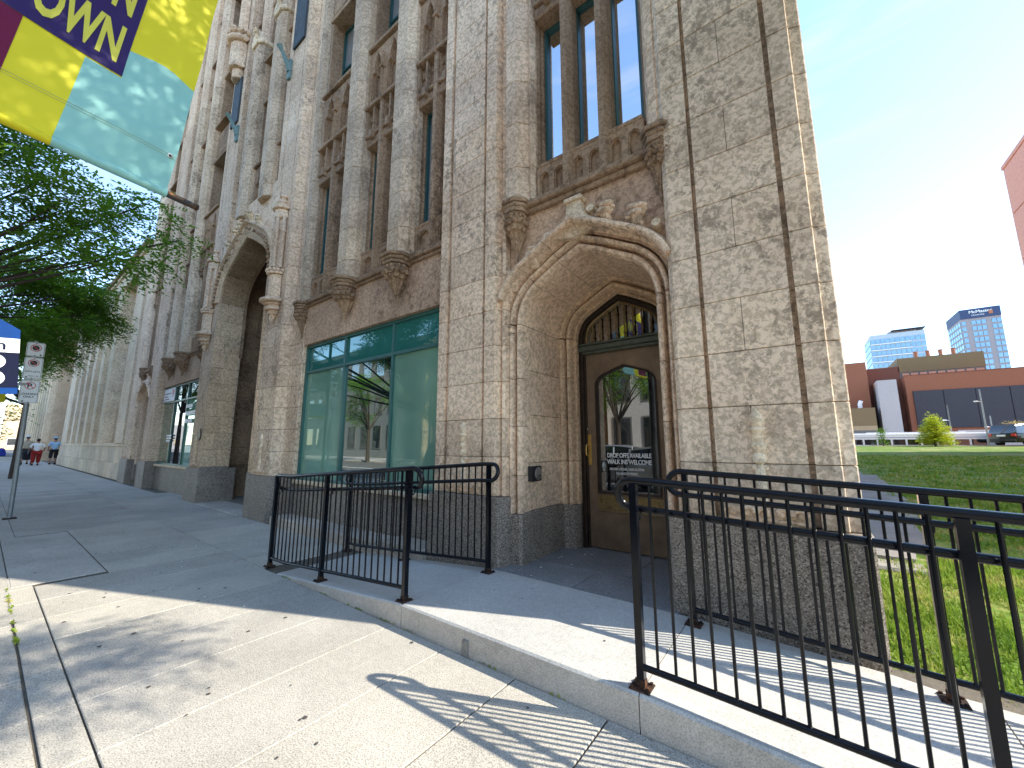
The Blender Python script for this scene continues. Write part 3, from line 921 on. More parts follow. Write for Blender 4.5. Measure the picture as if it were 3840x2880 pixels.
    m = MB(); m.tube([(-8.72, 3.2, 9.80), (-8.72, 3.14, 9.95), (-8.72, 2.98, 10.2)], [.075, .06, .035], 8); m.tube([(-8.72, 2.99, 10.18), (-8.72, 2.93, 10.28)], [.04, .065], 8)
    m.box(-8.78, -8.66, 3.16, 3.214, 9.6, 10.1, .01)
    m.build('flagpole_bracket', 'copper_green', B, smooth=True)
def tabernacle(x, y):
    def oc(r): return [(x + r * math.cos(a), y + r * math.sin(a)) for a in [math.pi * k / 6 for k in range(6, 13)]]
    m = MB(); P = 'limestone'
    m.prism(oc(.13), 3.92, 4.0, .01).prism(oc(.2), 4.0, 4.05, .01).prism(oc(.17), 4.05, 4.1, .01).prism(oc(.2), 4.1, 4.15, .01)
    m.prism(oc(.29), 4.15, 4.22, .02).prism(oc(.2), 4.22, 4.27, .02)
    m.tube([(x, y - .02, 3.92), (x, y - .05, 3.82), (x + .01, y - .01, 3.75)], [.07, .045, .01], 7)
    m.build('niche_bracket', P, B)
    m = MB(); m.prism(oc(.16), 4.27, 4.74, .01)
    m.prism(oc(.21), 4.74, 4.79, .01)
    for k in range(9):
        a = math.pi + math.pi * k / 8; m.ball((x + .2 * math.cos(a), y + .2 * math.sin(a), 4.82), .035, 6, 4, lump=.2)
    m.prism(oc(.16), 4.79, 4.88, .02); m.build('niche_shaft', P, B)
    m = MB()
    for a in (math.pi * 1.08, math.pi * 1.36, math.pi * 1.64, math.pi * 1.92):
        cx_, cy = x + .14 * math.cos(a), y + .14 * math.sin(a)
        m.lathe([(.05, 4.88), (.038, 4.93), (.036, 5.65), (.055, 5.7), (.04, 5.74), (.03, 6.02), (.001, 6.1)], cx_, cy, 8)
    m.prism(oc(.11), 4.88, 6.0)
    m.build('niche_colonnette', P, B, smooth=True)
    m = MB(); m.prism(oc(.17), 5.95, 6.15, .02).prism(oc(.22), 6.15, 6.2, .01).prism(oc(.19), 6.2, 6.26, .02)
    m.lathe([(.1, 6.26), (.13, 6.32), (.07, 6.38), (.05, 6.43), (.085, 6.46), (.05, 6.52), (.001, 6.58)], x, y - .03, 9)
    m.build('niche_canopy', P, B, smooth=True, ang=35)

def door_bay():
    cx_ = -1.70
    LM = 'limestone'
    # wall faces either side and above, pierced by the arch  (arch edge = outer order)
    outer = arch(cx_, .80, 2.70, .76, legs=None)
    AP = [(0, 3.6), (0, 3.50), (.004, 3.455), (.020, 3.425), (.042, 3.415), (.056, 3.43), (.062, 3.47), (.064, 3.54), (.088, 3.54), (.092, 3.45), (.104, 3.405), (.122, 3.39), (.136, 3.40), (.144, 3.44), (.146, 3.53), (.178, 3.53), (.18, 3.6)]
    for sx in (-1, 1):
        e = lambda d: cx_ + sx * d
        gp = [(e(.86), 3.9), (e(.86), 3.40), (e(.745), 3.405), (e(.72), 3.43), (e(.72), 3.9)]
        block(gp, .1, .66, 'granite', b=.005)
        for (a, b) in courses(.66, 2.70, .52, 1.05):
            shaft = [(e(.73 + d), yy) for d, yy in AP[:13]] + [(e(.865), 3.39), (e(.865), 3.6)]
            block(shaft, a, b, LM)
    path = arch(cx_, .73, 2.70, .665)
    prof = AP
    n = len(path) - 1
    for (i, j) in ((0, 5), (5, 7), (7, 9), (9, 11), (11, n)): MB().sweep(path, prof[::-1], i, min(j, n), .003).build('voussoir', LM, B, smooth=True, ang=28)
    hood = [(.174, 3.58), (.176, 3.46), (.182, 3.42), (.198, 3.39), (.203, 3.30), (.206, 3.255), (.222, 3.235), (.245, 3.235), (.26, 3.25), (.268, 3.285), (.31, 3.43)]
    k0 = 2
    for (i, j) in ((k0, 5), (5, 7), (7, 9), (9, 11), (11, n - k0)): MB().sweep(path, hood[::-1], i, min(j, n), .003).build('hood_moulding', LM, B, smooth=True, ang=28)
    # wall above
    pth = [tuple(Vector(p) + q * .16) for p, q in zip(path, miter(path))]
    for (a, b, zz0, zz1) in ((-2.56, -1.555, 3.0, 3.95), (-1.551, -.8, 3.0, 3.52), (-1.551, -.8, 3.523, 3.95)):
        top = [(a, zz1), (b, zz1)]
        if zz0 == 3.0:
            seg = [q for q in pth if a + .001 < q[0] < b - .001]
            def zat(x):
                for p, q in zip(pth[:-1], pth[1:]):
                    if p[0] <= x <= q[0]: return p[1] + (q[1] - p[1]) * (x - p[0]) / max(1e-6, q[0] - p[0])
                return 2.8
            poly = [(a, zat(a)), (a, zz1), (b, zz1), (b, zat(b))] + seg[::-1]
        else: poly = [(a, zz0), (a, zz1), (b, zz1), (b, zz0)]
        o = MB().extr(poly, 3.415, 3.7)
        o.build('wall_stone', 'limestone_rose', B)
    # crockets, broken finial
    for (x, z, s, f) in ((-2.49, 3.19, 1.3, 1), (-2.20, 3.39, 1.35, 1), (-1.36, 3.565, 1.5, 1), (-1.06, 3.43, 1.5, 1)):
        crocket(x, z, 3.35, s, f, 'limestone')
    for (x, z) in ((-2.62, 2.98), (-2.02, 3.55), (-1.52, 3.68), (-.90, 3.30)): MB().tube([(x, 3.43, z), (x + .01, 3.31, z + .015)], .04, 9).build('boss', 'limestone_pale', B, smooth=True)
    m = MB(); m.extr([(-1.96, 3.50), (-1.86, 3.58), (-1.79, 3.70), (-1.775, 3.84), (-1.62, 3.84), (-1.61, 3.72), (-1.54, 3.63), (-1.42, 3.56), (-1.70, 3.45)], 3.33, 3.43)
    m.prism([(-1.80, 3.43), (-1.795, 3.30), (-1.60, 3.30), (-1.595, 3.43)], 3.84, 3.885, .008)
    m.build('finial', 'limestone_pale', B)
    # splayed reveal: jamb stones and soffit
    fr = arch(cx_, .727, 2.70, .662)
    yf, yb = 3.5, 4.28
    for sx in (-1, 1):
        for (a, b) in ((.166, .66),):
            q = [(cx_ + sx * .722, yf - .06), (cx_ + sx * .722, yb), (cx_ + sx * .8, yb), (cx_ + sx * .8, yf - .06)]
            block([(x, yy + .03) for x, yy in q], a, b + .02, 'granite', b=.003)
        zs = [.68, 1.18, 1.70, 2.20, 2.70]
        for k in range(4):
            cut = 3.93 if k % 2 else 3.86
            for (ya, yb2) in ((yf + .03, cut), (cut + .003, yb)):
                x_ = cx_ + sx * .728
                block([(x_, ya), (x_, yb2), (x_ + sx * .1, yb2), (x_ + sx * .1, ya)], zs[k], zs[k + 1], LM, b=.003)
    n = len(fr) - 1
    for (i, j) in ((0, 5), (5, 7), (7, 9), (9, 11), (11, n)):
        j = min(j, n); m = MB()
        for k in range(i, j):
            a, b = fr[k], fr[k + 1]
            e = .002
            ax, bx = a, b
            if k == i: ax = (a[0] + (b[0] - a[0]) * .01, a[1] + (b[1] - a[1]) * .01)
            if k == j - 1: bx = (b[0] - (b[0] - a[0]) * .01, b[1] - (b[1] - a[1]) * .01)
            m.quad((ax[0], yf, ax[1]), (bx[0], yf, bx[1]), (bx[0], yb, bx[1]), (ax[0], yb, ax[1]))
        m.build('soffit_stone', LM, B, smooth=True, ang=25)
    MB().extr([(q[0], q[1] + .01) for q in [(cx_ - .76, 2.69)] + fr[1:-1] + [(cx_ + .76, 2.69)]] + [(cx_ + .9, 2.69), (cx_ + .9, 3.6), (cx_ - .9, 3.6), (cx_ - .9, 2.69)], 3.6, 4.6).build('core_wall', 'limestone_brown', B)
    # inner order of mouldings round the door
    iprof = [(.20, 4.6), (.20, 4.30), (.19, 4.265), (.165, 4.245), (.14, 4.255), (.127, 4.285), (.122, 4.36), (.102, 4.37), (.096, 4.30), (.082, 4.275), (.06, 4.275), (.046, 4.30), (.04, 4.385), (.022, 4.40), (.016, 4.37), (.005, 4.37), (0, 4.40), (0, 4.6)]
    ip = arch(cx_, .545, 2.70, .50)
    n = len(ip) - 1
    for (i, j) in ((0, 5), (5, 9), (9, n)): MB().sweep(ip, iprof, i, min(j, n), .001).build('inner_moulding', 'limestone_tan', B, smooth=True, ang=22)
    for sx in (-1, 1):
        pl = [(cx_ + sx * (.545 + d), yy) for d, yy in iprof]
        for (a, b) in ((.67, 1.18), (1.18, 1.7), (1.7, 2.2), (2.2, 2.70)): block(pl, a, b, 'limestone_tan', b=.002)
        g = [(cx_ + sx * d, yy) for d, yy in ((.75, 4.6), (.75, 4.29), (.70, 4.28), (.66, 4.31), (.58, 4.31), (.55, 4.40), (.55, 4.6))]
        block(g, .1, .67, 'granite', b=.003)
    if MIR:
        MB().box(cx_ - .6, cx_ + .6, 4.55, 4.6, .1, 3.3).build('entrance_door', 'bronze_dark', B)
    # bay above the door
    bm = 'limestone_brown'
    x0, x1 = -2.28, -.90
    lg = MB(); lg.box(x0, x1 + .06, 3.31, 3.5, 4.0, 4.07, .012); lg.box(x0, x1 + .06, 3.36, 3.5, 3.94, 3.999, .01)
    lg.build('ledge', bm, B)
    corbel(-2.42, 4.09, 3.33, .15); corbel(-.84, 4.2, 3.34, .13)
    for i, (a, b) in enumerate(courses(4.09, 13, .56, 4.5)):
        block([(-2.56, 3.6), (-2.56, 3.32), (-2.51, 3.25), (-2.36, 3.25), (-2.30, 3.32), (-2.26, 3.36), (-2.22, 3.33), (-2.19, 3.40), (-2.19, 3.6)], a, b, LM, a < 6.5)
        block([(-.97, 3.7), (-.96, 3.45), (-.90, 3.33), (-.82, 3.29), (-.76, 3.36), (-.76, 3.7)], a, b, LM, a < 6.5)
    lancet_storey(-2.19, -.95, 3, glassmat='sky_glass')
    upper(-2.19, -.95, 1)
    # backing wall so that no daylight leaks
    MB().box(-2.6, -.8, 3.75, 3.8, 3.6, TOPZ).build('core_wall', bm, B)

half(True)
flush_join()
# ------------------------------------------------------------------ entrance door (own thing)
def entrance_door():
    cx_ = -1.70
    D = empty('entrance_door', (cx_, 4.5, .166), 'bronze door with a pointed glass light and brass pull in the right hand arch', 'door')
    yd = 4.50
    fp = arch(cx_, .545, 2.70, .50)
    # frame
    pr = [(.0, 4.6), (.0, 4.44), (-.02, 4.43), (-.03, 4.45), (-.05, 4.45), (-.055, 4.48), (-.07, 4.48), (-.07, 4.6)]
    MB().sweep(arch(cx_, .545, 2.70, .50, legs=.166), pr).build('door_frame', 'bronze_dark', D, smooth=True, ang=30)
    m = MB(); m.box(cx_ - .55, cx_ + .55, 4.425, 4.6, 2.54, 2.61, .012); m.box(cx_ - .55, cx_ + .55, 4.405, 4.5, 2.61, 2.635, .006); m.box(cx_ - .5, cx_ + .5, 4.45, 4.6, 2.505, 2.54, .006)
    m.build('transom_bar', 'green_bronze', D)
    # fanlight
    tp = arch(cx_, .475, 2.70, .435)
    poly = [(cx_ - .475, 2.635)] + tp + [(cx_ + .475, 2.635)]
    MB().extr(poly, 4.54, 4.55).build('fanlight_glass', 'door_glass', D)
    MB().sweep(arch(cx_, .475, 2.70, .435, legs=2.635), [(0, 4.54), (0, 4.485), (-.014, 4.478), (-.028, 4.49), (-.028, 4.54)]).build('fanlight_frame', 'bronze_gold', D)
    def ztop(x):
        for p, q in zip(tp[:-1], tp[1:]):
            if p[0] <= x <= q[0]: return p[1] + (q[1] - p[1]) * (x - p[0]) / max(1e-6, q[0] - p[0])
        return 2.72
    for i in range(1, 9):
        x = cx_ - .475 + .95 * i / 9
        zt = ztop(x) - .01
        b = MB(); b.lathe([(.011, 2.635), (.011, zt)], x, 4.5, 8)
        for zz in (2.66, 2.72, zt - .12): b.lathe([(.011, zz - .012), (.02, zz), (.011, zz + .012)], x, 4.5, 8)
        b.build('fanlight_bar', 'bronze_gold', D, smooth=True)
    # leaf: stiles and rails round the glass light
    gl = arch(cx_ + .015, .365, 2.10, .22)
    lx0, lx1, z0, z1 = cx_ - .475, cx_ + .475, .18, 2.505
    leaf = MB()
    half1 = [(lx0, z0), (lx0, z1), (cx_ + .015, z1)] + [p for p in gl if p[0] <= cx_ + .016][::-1] + [(cx_ + .015 - .365, .83), (cx_ + .015, .83), (cx_ + .015, z0)]
    leaf.extr(half1, yd, yd + .05)
    half2 = [(lx1, z1), (lx1, z0), (cx_ + .015, z0), (cx_ + .015, .83), (cx_ + .015 + .365, .83)] + [p for p in gl if p[0] >= cx_ + .014][::-1] + [(cx_ + .015, z1)]
    leaf.extr(half2, yd, yd + .05)
    lf = leaf.build('door_leaf', 'bronze', D)
    MB().sweep(arch(cx_ + .015, .365, 2.10, .22, legs=.83), [(.012, yd + .001), (.012, yd - .012), (-.0, yd - .016), (-.012, yd - .004), (-.016, yd + .03)]).build('glazing_bead', 'bronze_dark', lf)
    MB().box(cx_ - .36, cx_ + .39, yd - .014, yd, .80, .83, .004).build('glazing_bead', 'bronze_dark', lf)
    gp = [(cx_ + .015 - .364, .83)] + gl + [(cx_ + .015 + .364, .83)]
    MB().extr(gp, yd + .03, yd + .036).build('door_glass', 'door_glass', lf)
    # ornament band
    pn = MB(); pn.box(cx_ - .36, cx_ + .39, yd - .003, yd, .60, .785, .001); pn.build('ornament_panel', 'bronze_gold', lf)
    m = MB()
    for i in range(4):
        c = cx_ - .265 + i * .187
        for k in range(4):
            a = k * math.pi / 2 + .785
            m.tube([(c + .07 * math.cos(a + t * 1.6) * (1 - .25 * t) * 1.1, yd - .007, .69 + .07 * math.sin(a + t * 1.6) * (1 - .25 * t)) for t in (0, .25, .5, .75, 1)], .006, 5)
        m.ball((c, yd - .006, .69), .014, 7, 4)
    m.build('ornament_relief', 'bronze_gold', lf, smooth=True)
    m = MB(); 
    for zz in (.594, .788): m.box(cx_ - .375, cx_ + .405, yd - .012, yd, zz, zz + .014, .004)
    m.build('ornament_frame', 'bronze', lf)
    MB().box(cx_ - .525, cx_ - .43, yd - .006, yd, 1.13, 1.50, .003).build('push_plate', 'brass', lf)
    m = MB(); hx = cx_ - .478
    m.tube([(hx, yd - .005, 1.24), (hx, yd - .045, 1.25), (hx, yd - .055, 1.31), (hx, yd - .045, 1.37), (hx, yd - .005, 1.38)], [.012, .009, .012, .009, .012], 8)
    m.build('door_pull', 'brass', lf, smooth=True)
    MB().lathe([(.02, 0), (.02, .01), (.012, .016), (0, .016)], 0, 0, 12).build('lock', 'steel', None).name
    o = bpy.data.objects['lock']; o.parent = lf; o.rotation_euler = (R(90), 0, 0); o.location = (cx_ - .49 + 1.70, 0, 1.565 - .166)
    yt = yd + .026
    text('DROP OFFS AVAILABLE', .072, FACE(cx_ + .02, yt, 1.225), 'white_vinyl', lf, bold=.0016, align='CENTER', sx=.76, spacing=.92)
    text('WALK INS WELCOME', .072, FACE(cx_ + .02, yt, 1.15), 'white_vinyl', lf, bold=.0016, align='CENTER', sx=.80, spacing=.92)
    text('NO CASH, CHEQUES, CARDS OR OTHER', .038, FACE(cx_ - .01, yt, 1.078), 'white_vinyl', lf, bold=.0006, align='CENTER', sx=.62, spacing=.95)
    text('VALUABLES ON PREMISES', .038, FACE(cx_ - .01, yt, 1.027), 'white_vinyl', lf, bold=.0006, align='CENTER', sx=.62, spacing=.95)
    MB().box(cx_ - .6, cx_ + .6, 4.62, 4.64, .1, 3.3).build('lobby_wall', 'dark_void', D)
entrance_door()
dp = empty('door_button', (-2.42, 3.64, 1.07), 'black square box with a round steel push plate on the door reveal', 'door button')
MB().box(-2.43, -2.375, 3.545, 3.735, .985, 1.145, .004).build('button_box', 'black_plastic', dp)
m = MB(); m.lathe([(.068, 0), (.07, .006), (.06, .012), (0, .013)], 0, 0, 24)
V_ = [(-2.375 + z, 3.665 + x * .95, 1.065 + y) for x, y, z in m.v]; m.v = V_; m.build('push_plate', 'steel', dp, smooth=True)
text('PUSH', .02, frame((-2.3605, 3.645, 1.035), (0, 1, 0), (0, 0, 1)), 'sign_black', dp)

MIR = True
half(False)
flush_join()
MIR = False
# ---- main entrance between the two piers
def main_entrance():
    LM = 'limestone'
    c = CX
    hw = 1.42
    path = arch(c, hw, 4.95, 1.32)
    prof = [(.42, 3.6), (.42, 3.22), (.40, 3.16), (.37, 3.11), (.34, 3.11), (.32, 3.17), (.29, 3.2), (.26, 3.2), (.24, 3.15), (.17, 3.15), (.12, 3.19), (.06, 3.20), (.0, 3.24), (0, 3.8)]
    n = len(path) - 1
    for (i, j) in ((0, 4), (4, 7), (7, 9), (9, 11), (11, n)): MB().sweep(path, prof, i, min(j, n), .001).build('voussoir', 'limestone_tan', B, smooth=True, ang=30)
    m = MB(); nn = miter(path)
    for i in range(0, n):
        for t in (.25, .75):
            p = Vector(path[i]).lerp(Vector(path[i + 1]), t) + nn[i] * .205
            m.ball((p.x, 3.13, p.y), .042, 6, 4, lump=.25)
    m.build('ballflower', 'limestone_brown', B, kind='stuff')
    for i, t in ((6, .3), (7, .2), (7, .8), (8, .35), (8, .8), (9, .5)):
        p = Vector(path[i]).lerp(Vector(path[i + 1]), t) + nn[i] * .46
        crocket(p.x, p.y, 3.15, 1.6, 1 if p.x > c else -1, 'limestone_pale')
    # reveals
    for sx in (-1, 1):
        for k, (a, b) in enumerate(courses(.84, 4.95, HC)):
            x_ = c + sx * (hw + .0)
            cut = 3.42 if k % 2 else 3.52
            for ya, yb in ((3.2, cut), (cut + .003, 3.76)):
                if b - a > .1: block([(x_, ya), (x_, yb), (x_ + sx * .08, yb), (x_ + sx * .08, ya)], a, b, 'limestone_tan', b=.003)
        MB().box(c + sx * (hw - .008), c + sx * (hw + .09), 3.19, 3.76, -.1, .84).build('base_block', 'granite', B)
    for i in range(n):
        m = MB(); a, b = path[i], path[i + 1]
        m.quad((a[0], 3.2, a[1]), (b[0], 3.2, b[1]), (b[0], 3.76, b[1]), (a[0], 3.76, a[1]))
        m.build('soffit_stone', 'limestone_tan', B)
    # porch behind; the dimness of the passage is put into its browner stone
    T = 'limestone_brown'
    m = MB(); m.box(c - 2.1, c - 2.0, 3.76, 7.0, -.1, 7.2).box(c + 2.0, c + 2.1, 3.88, 7.0, -.1, 7.2); m.box(c - 2.0, c + 2.0, 7.0, 7.1, -.1, 7.2)
    m.box(c - 2.1, c + 2.1, 3.78, 7.1, 7.0, 7.2); m.build('porch_wall', T, B)
    for k in range(13):
        z = .84 + k * .45
        MB().box(c - 2.0, c - 1.96, 3.84, 5.2 if k % 2 else 4.7, z + .003, z + .447, .004).build('porch_block', T, B)
        MB().box(c - 2.0, c - 1.96, (5.2 if k % 2 else 4.7) + .004, 6.9, z + .003, z + .447, .004).build('porch_block', T, B)
    MB().extr([(c - 2.02, 3.6)] + [(c - 2.02, 7.1), (c + 2.02, 7.1), (c + 2.02, 3.6)] + [(c + hw, 3.6)] + path[::-1] + [(c - hw, 3.6)], 3.765, 3.83).build('porch_front_wall', T, B)
    m = MB()
    for yy in (4.3, 5.4, 6.5): m.sweep(arch(c, 1.95, 4.4, 1.9), [(.0, yy), (-.12, yy), (-.12, yy + .12), (0, yy + .12)])
    m.build('vault_rib', 'limestone_brown', B)
    MB().box(c - 2.0, c + 2.0, 3.76, 7.0, -.1, .005).build('porch_floor', 'slab_old', B)
    MB().box(c - 1.41, c + 1.41, 3.17, 3.75, -.1, .012, .004).build('threshold', 'pavement_panel', B)
    # bronze doors at the back
    m = MB(); m.box(c - 1.1, c + 1.1, 6.9, 6.99, 0, 2.6); 
    for q in range(5): m.box(c - 1.1 + q * .55 - .03, c - 1.1 + q * .55 + .03, 6.86, 6.9, 0, 2.6)
    m.build('porch_door', 'bronze_dark', B)
    # wall above
    for k, (a, b) in enumerate(courses(4.95, 7.3, HC)):
        for (xa, xb) in ((c - 1.5, c - .6), (c - .6, c + .6), (c + .6, c + 1.5)):
            pass
    fpath = arch(c, hw + .3, 4.95, 1.62)
    m = MB(); m.extr([(c - 1.75, 4.9), (c - 1.75, 7.3), (c, 7.3)] + [q for q in fpath if q[0] <= c + .001][::-1], 3.3, 3.8)
    m.extr([(c + 1.75, 7.3), (c + 1.75, 4.9)] + [q for q in fpath if q[0] >= c - .001][::-1] + [(c, 7.3)], 3.3, 3.8)
    m.build('wall_stone', LM, B)
    for xc in (c - .68, c + .68):
        rib(xc, 7.0, 12.0, 3.16, .15)
        m = MB(); m.prism(rib_poly(xc, 3.1, .17), 12.0, 12.14, .02); m.extr([(xc - .2, 12.14), (xc, 12.55), (xc + .2, 12.14)], 3.1, 3.35); m.build('rib_cap', 'limestone_pale', B)
        crocket(xc + .15, 12.2, 3.1, 1.6, 1)
        MB().prism(rib_poly(xc, 3.26, .11), 12.1, TOPZ).build('rib', LM, B)
    for (a, b) in ((c - 1.42, c - .92), (c - .44, c + .44), (c + .92, c + 1.42)):
        spandrel(a, b, 7.2, 8.3, 3.46, 1, 'limestone_brown', .1, trefoil=True); upper(a, b, 1)
    # canopied niches up on the piers beside
    for sx, z in ((-1, 12.0), (1, 12.0)):
        x = c + sx * 1.92
        def oc(r): return [(x + r * math.cos(a), 3.2 + r * math.sin(a)) for a in [math.pi * k / 6 for k in range(6, 13)]]
        m = MB(); m.prism(oc(.3), z, z + .8, .02).prism(oc(.42), z + .8, z + .95, .04)
        for k in range(7):
            a = math.pi + math.pi * k / 6; m.ball((x + .36 * math.cos(a), 3.2 + .36 * math.sin(a), z + 1.08), .1, 6, 4, lump=.2)
        m.prism(oc(.2), z - .3, z, .02)
        m.build('niche_canopy', 'limestone', B)
        MB().prism(oc(.18), z + 1.0, z + 4, .02).build('niche_shaft', LM, B)
main_entrance()
flush_join()
# core of the building behind the facade
MB().box(-7.9, .24, 4.7, 24, -.3, TOPZ).box(2 * CX - .24, -12.7, 4.7, 24, -.3, TOPZ).box(-12.7, -7.9, 7.2, 24, -.3, TOPZ).box(-12.7, -7.9, 3.9, 7.2, 7.2, TOPZ).build('core_wall', 'limestone_brown', B)
m = MB()
for (a, b) in ((-7.5, -3.4), (2 * CX + 3.4, 2 * CX + 7.5)): m.box(a, b, 4.36, 4.72, 3.9, TOPZ)
m.box(.19, .245, 3.72, 4.7, -.2, TOPZ).box(-.97, .2, 3.78, 4.0, -.2, TOPZ)
m.build('core_wall', 'limestone_brown', B)
for k, (a, b) in enumerate(courses(Z0, 9, HC)):      # east side wall, seen from a step to the right
    xs_ = [3.82 + 1.2 * i - (.6 if k % 2 else 0) for i in range(18)]
    for ya, yb in zip(xs_[:-1], xs_[1:]):
        block([(.2, max(ya, 3.8)), (.262, max(ya, 3.8)), (.262, yb - .004), (.2, yb - .004)], a, b, 'limestone', big=False)
block([(.15, 3.9), (.275, 3.9), (.275, 24), (.15, 24)], -.2, .84, 'granite', big=False)
flush_join()
# ------------------------------------------------------------------ street banner overhead
def banner():
    o = Vector((-3.211, .525, 3.0)); u = Vector((.111, -.665, 0)).normalized(); up = Vector((0, 0, 1)); nr = up.cross(u) * -1
    nrm = u.cross(up)                      # one of the two faces
    if nrm.dot(Vector((0, 0, CAMH)) - o) < 0: nrm = -nrm
    root = empty('street_banner', tuple(o), 'yellow, teal and purple street banner with big yellow letters hanging from a steel arm overhead', 'banner')
    K = .085
    def P(s, t, d=0.0): 
        w = (.012 * math.sin(s * 5 + t * 3.1) + .008 * math.sin(t * 7 - s * 2)) * max(0, min(1, t / .3))
        return o + u * (s - K * t) + up * t + nrm * (d + w)
    def patch(poly, name, mat, d):
        # polygon in (s,t) clipped to a grid by bmesh triangulation, subdivided for the ripple
        bm = bmesh.new(); vs = [bm.verts.new((p[0], p[1], 0)) for p in poly]; bm.faces.new(vs)
        for ax, n in ((0, 20), (1, 40)):
            for k in range(1, n):
                c = k * .06
                co = (c, 0, 0) if ax == 0 else (0, c, 0); no = (1, 0, 0) if ax == 0 else (0, 1, 0)
                bmesh.ops.bisect_plane(bm, geom=bm.verts[:] + bm.edges[:] + bm.faces[:], plane_co=co, plane_no=no)
        for v in bm.verts: v.co = P(v.co.x, v.co.y, d) - o
        bmesh.ops.recalc_face_normals(bm, faces=bm.faces)
        me = bpy.data.meshes.new(name); bm.to_mesh(me); bm.free(); me.materials.append(MATS[mat])
        me.polygons.foreach_set('use_smooth', [True] * len(me.polygons))
        ob = bpy.data.objects.new(name, me); COL.objects.link(ob); ob.parent = root; return ob
    W, Hh = 1.08, 2.0
    cloth = patch([(0, 0), (0, Hh), (W, Hh), (W, 0)], 'cloth', 'banner_yellow', 0)
    arc = [(0, .815)] + [(.02 + .3 * k / 6, .815 + .05 * math.sin(math.pi * k / 6)) for k in range(1, 6)] + [(.335, .82), (.335, .60), (.49, .60), (.505, 0), (0, 0)]
    patch(arc, 'teal_field', 'banner_teal', .0025)
    patch([(.725, 0), (.725, .61), (W, .61), (W, 0)], 'magenta_field', 'banner_magenta', .0025)
    patch([(.335, .61), (.335, 1.36), (W, 1.36), (W, .61)], 'purple_field', 'banner_purple', .005)
    def letters(s, sR, t, capw, cap):
        cu = bpy.data.curves.new('t', 'FONT'); cu.body = s; cu.size = 1; cu.offset = .032; cu.resolution_u = 3
        ob = bpy.data.objects.new('t', cu); COL.objects.link(ob)
        me = bpy.data.meshes.new_from_object(ob.evaluated_get(bpy.context.evaluated_depsgraph_get())); bpy.data.objects.remove(ob)
        xs_ = [v.co.x for v in me.vertices]; x1 = max(xs_); x0 = min(xs_); y1 = max(v.co.y for v in me.vertices)
        for v in me.vertices:
            v.co = P(sR + (x1 - v.co.x) * capw, t + v.co.y / y1 * cap, .0085) - o
        me.materials.clear(); me.materials.append(MATS['banner_letter'])
        l = bpy.data.objects.new('lettering', me); COL.objects.link(l); l.parent = root
    letters('TOWN', .375, .69, .135, .258)
    letters('DOWN', .375, 1.04, .135, .258)
    # bottom sleeve, stitching and arm
    MB().tube([P(.0 + 1.08 * k / 12, .0, -.0) for k in range(13)], .026, 12).build('bottom_sleeve', 'banner_yellow', root, smooth=True)
    MB().tube([P(.0 + .506 * k / 8, .0, .001) for k in range(9)], .0268, 12).build('bottom_sleeve', 'banner_teal', root, smooth=True)
    a = P(-.18, -.0); b = P(1.3, .0)
    arm = MB().tube([a, b], .021, 12, cap=False).build('arm', 'arm_metal', root, smooth=True)
    d = (b - a).normalized()
    MB().tube([a + d * .001, a + d * .02], .0215, 12).build('arm_end', 'rusty_steel', arm)
    for k in (.03, .085):
        c = a + d * k + nrm * .0205
        MB().tube([c, c + nrm * .001], .006, 8).build('bolt_hole', 'dark_void', arm)
    for tt in (.245, .262):
        m = MB()
        m.tube([P(.98 * k / 24, tt, .0042) for k in range(25)], .0012, 4); m.build('stitching', 'banner_seam', root)
    g = P(.035, .254, .006); m = MB()
    ring = [g + (u * math.cos(q) + up * math.sin(q)) * .012 for q in [math.pi * 2 * k / 16 for k in range(17)]]
    m.tube(ring, .0045, 6, cap=False); m.build('grommet', 'steel', root, smooth=True)
    MB().tube([g - nrm * .001, g + nrm * .001], .009, 10).build('grommet_hole', 'dark_void', root)
    # the lamp post that carries it, just outside the view
    pb = P(1.33, 0)
    m = MB(); m.tube([(pb.x, pb.y, -.02), (pb.x, pb.y, 8)], [.09, .06], 14); m.build('lamp_post_shaft', 'black_plastic', root, smooth=True)
    MB().tube([P(-.1, 2.02), P(1.3, 2.02)], .021, 12).build('arm', 'arm_metal', root, smooth=True)
m_ = N('arm_metal'); f_ = m_.noise(m_.co(), 18, 4); m_.col(m_.ramp(f_, [(.42, (.045, .05, .055)), (.6, (.10, .06, .035)), (.7, (.28, .10, .03))])); m_.set(.55, .5, .4); m_.done()
banner()

# ------------------------------------------------------------------ signs on the left
def rounded(y0, y1, z0, z1, r, n=4):
    pts = []
    for cy, cz, a0 in ((y1 - r, z1 - r, 0), (y0 + r, z1 - r, 90), (y0 + r, z0 + r, 180), (y1 - r, z0 + r, 270)):
        for k in range(n + 1):
            a = R(a0 + 90 * k / n); pts.append((cy + r * math.cos(a), cz + r * math.sin(a)))
    return pts
def xplate(m, poly, x0, x1):                       # polygon in YZ with thickness along X, faces +X
    n = len(poly); m.add([(x1, y, z) for y, z in poly] + [(x0, y, z) for y, z in poly],
        [tuple(range(n)), tuple(range(n, 2 * n))[::-1]] + [(i, i + n, (i + 1) % n + n, (i + 1) % n) for i in range(n)]); return m
def ringm(m, y, z, r, w, x, n=20):
    for k in range(n):
        a, b = 2 * math.pi * k / n, 2 * math.pi * (k + 1) / n
        m.quad((x, y + r * math.cos(a), z + r * math.sin(a)), (x, y + r * math.cos(b), z + r * math.sin(b)),
               (x, y + (r - w) * math.cos(b), z + (r - w) * math.sin(b)), (x, y + (r - w) * math.cos(a), z + (r - w) * math.sin(a)))
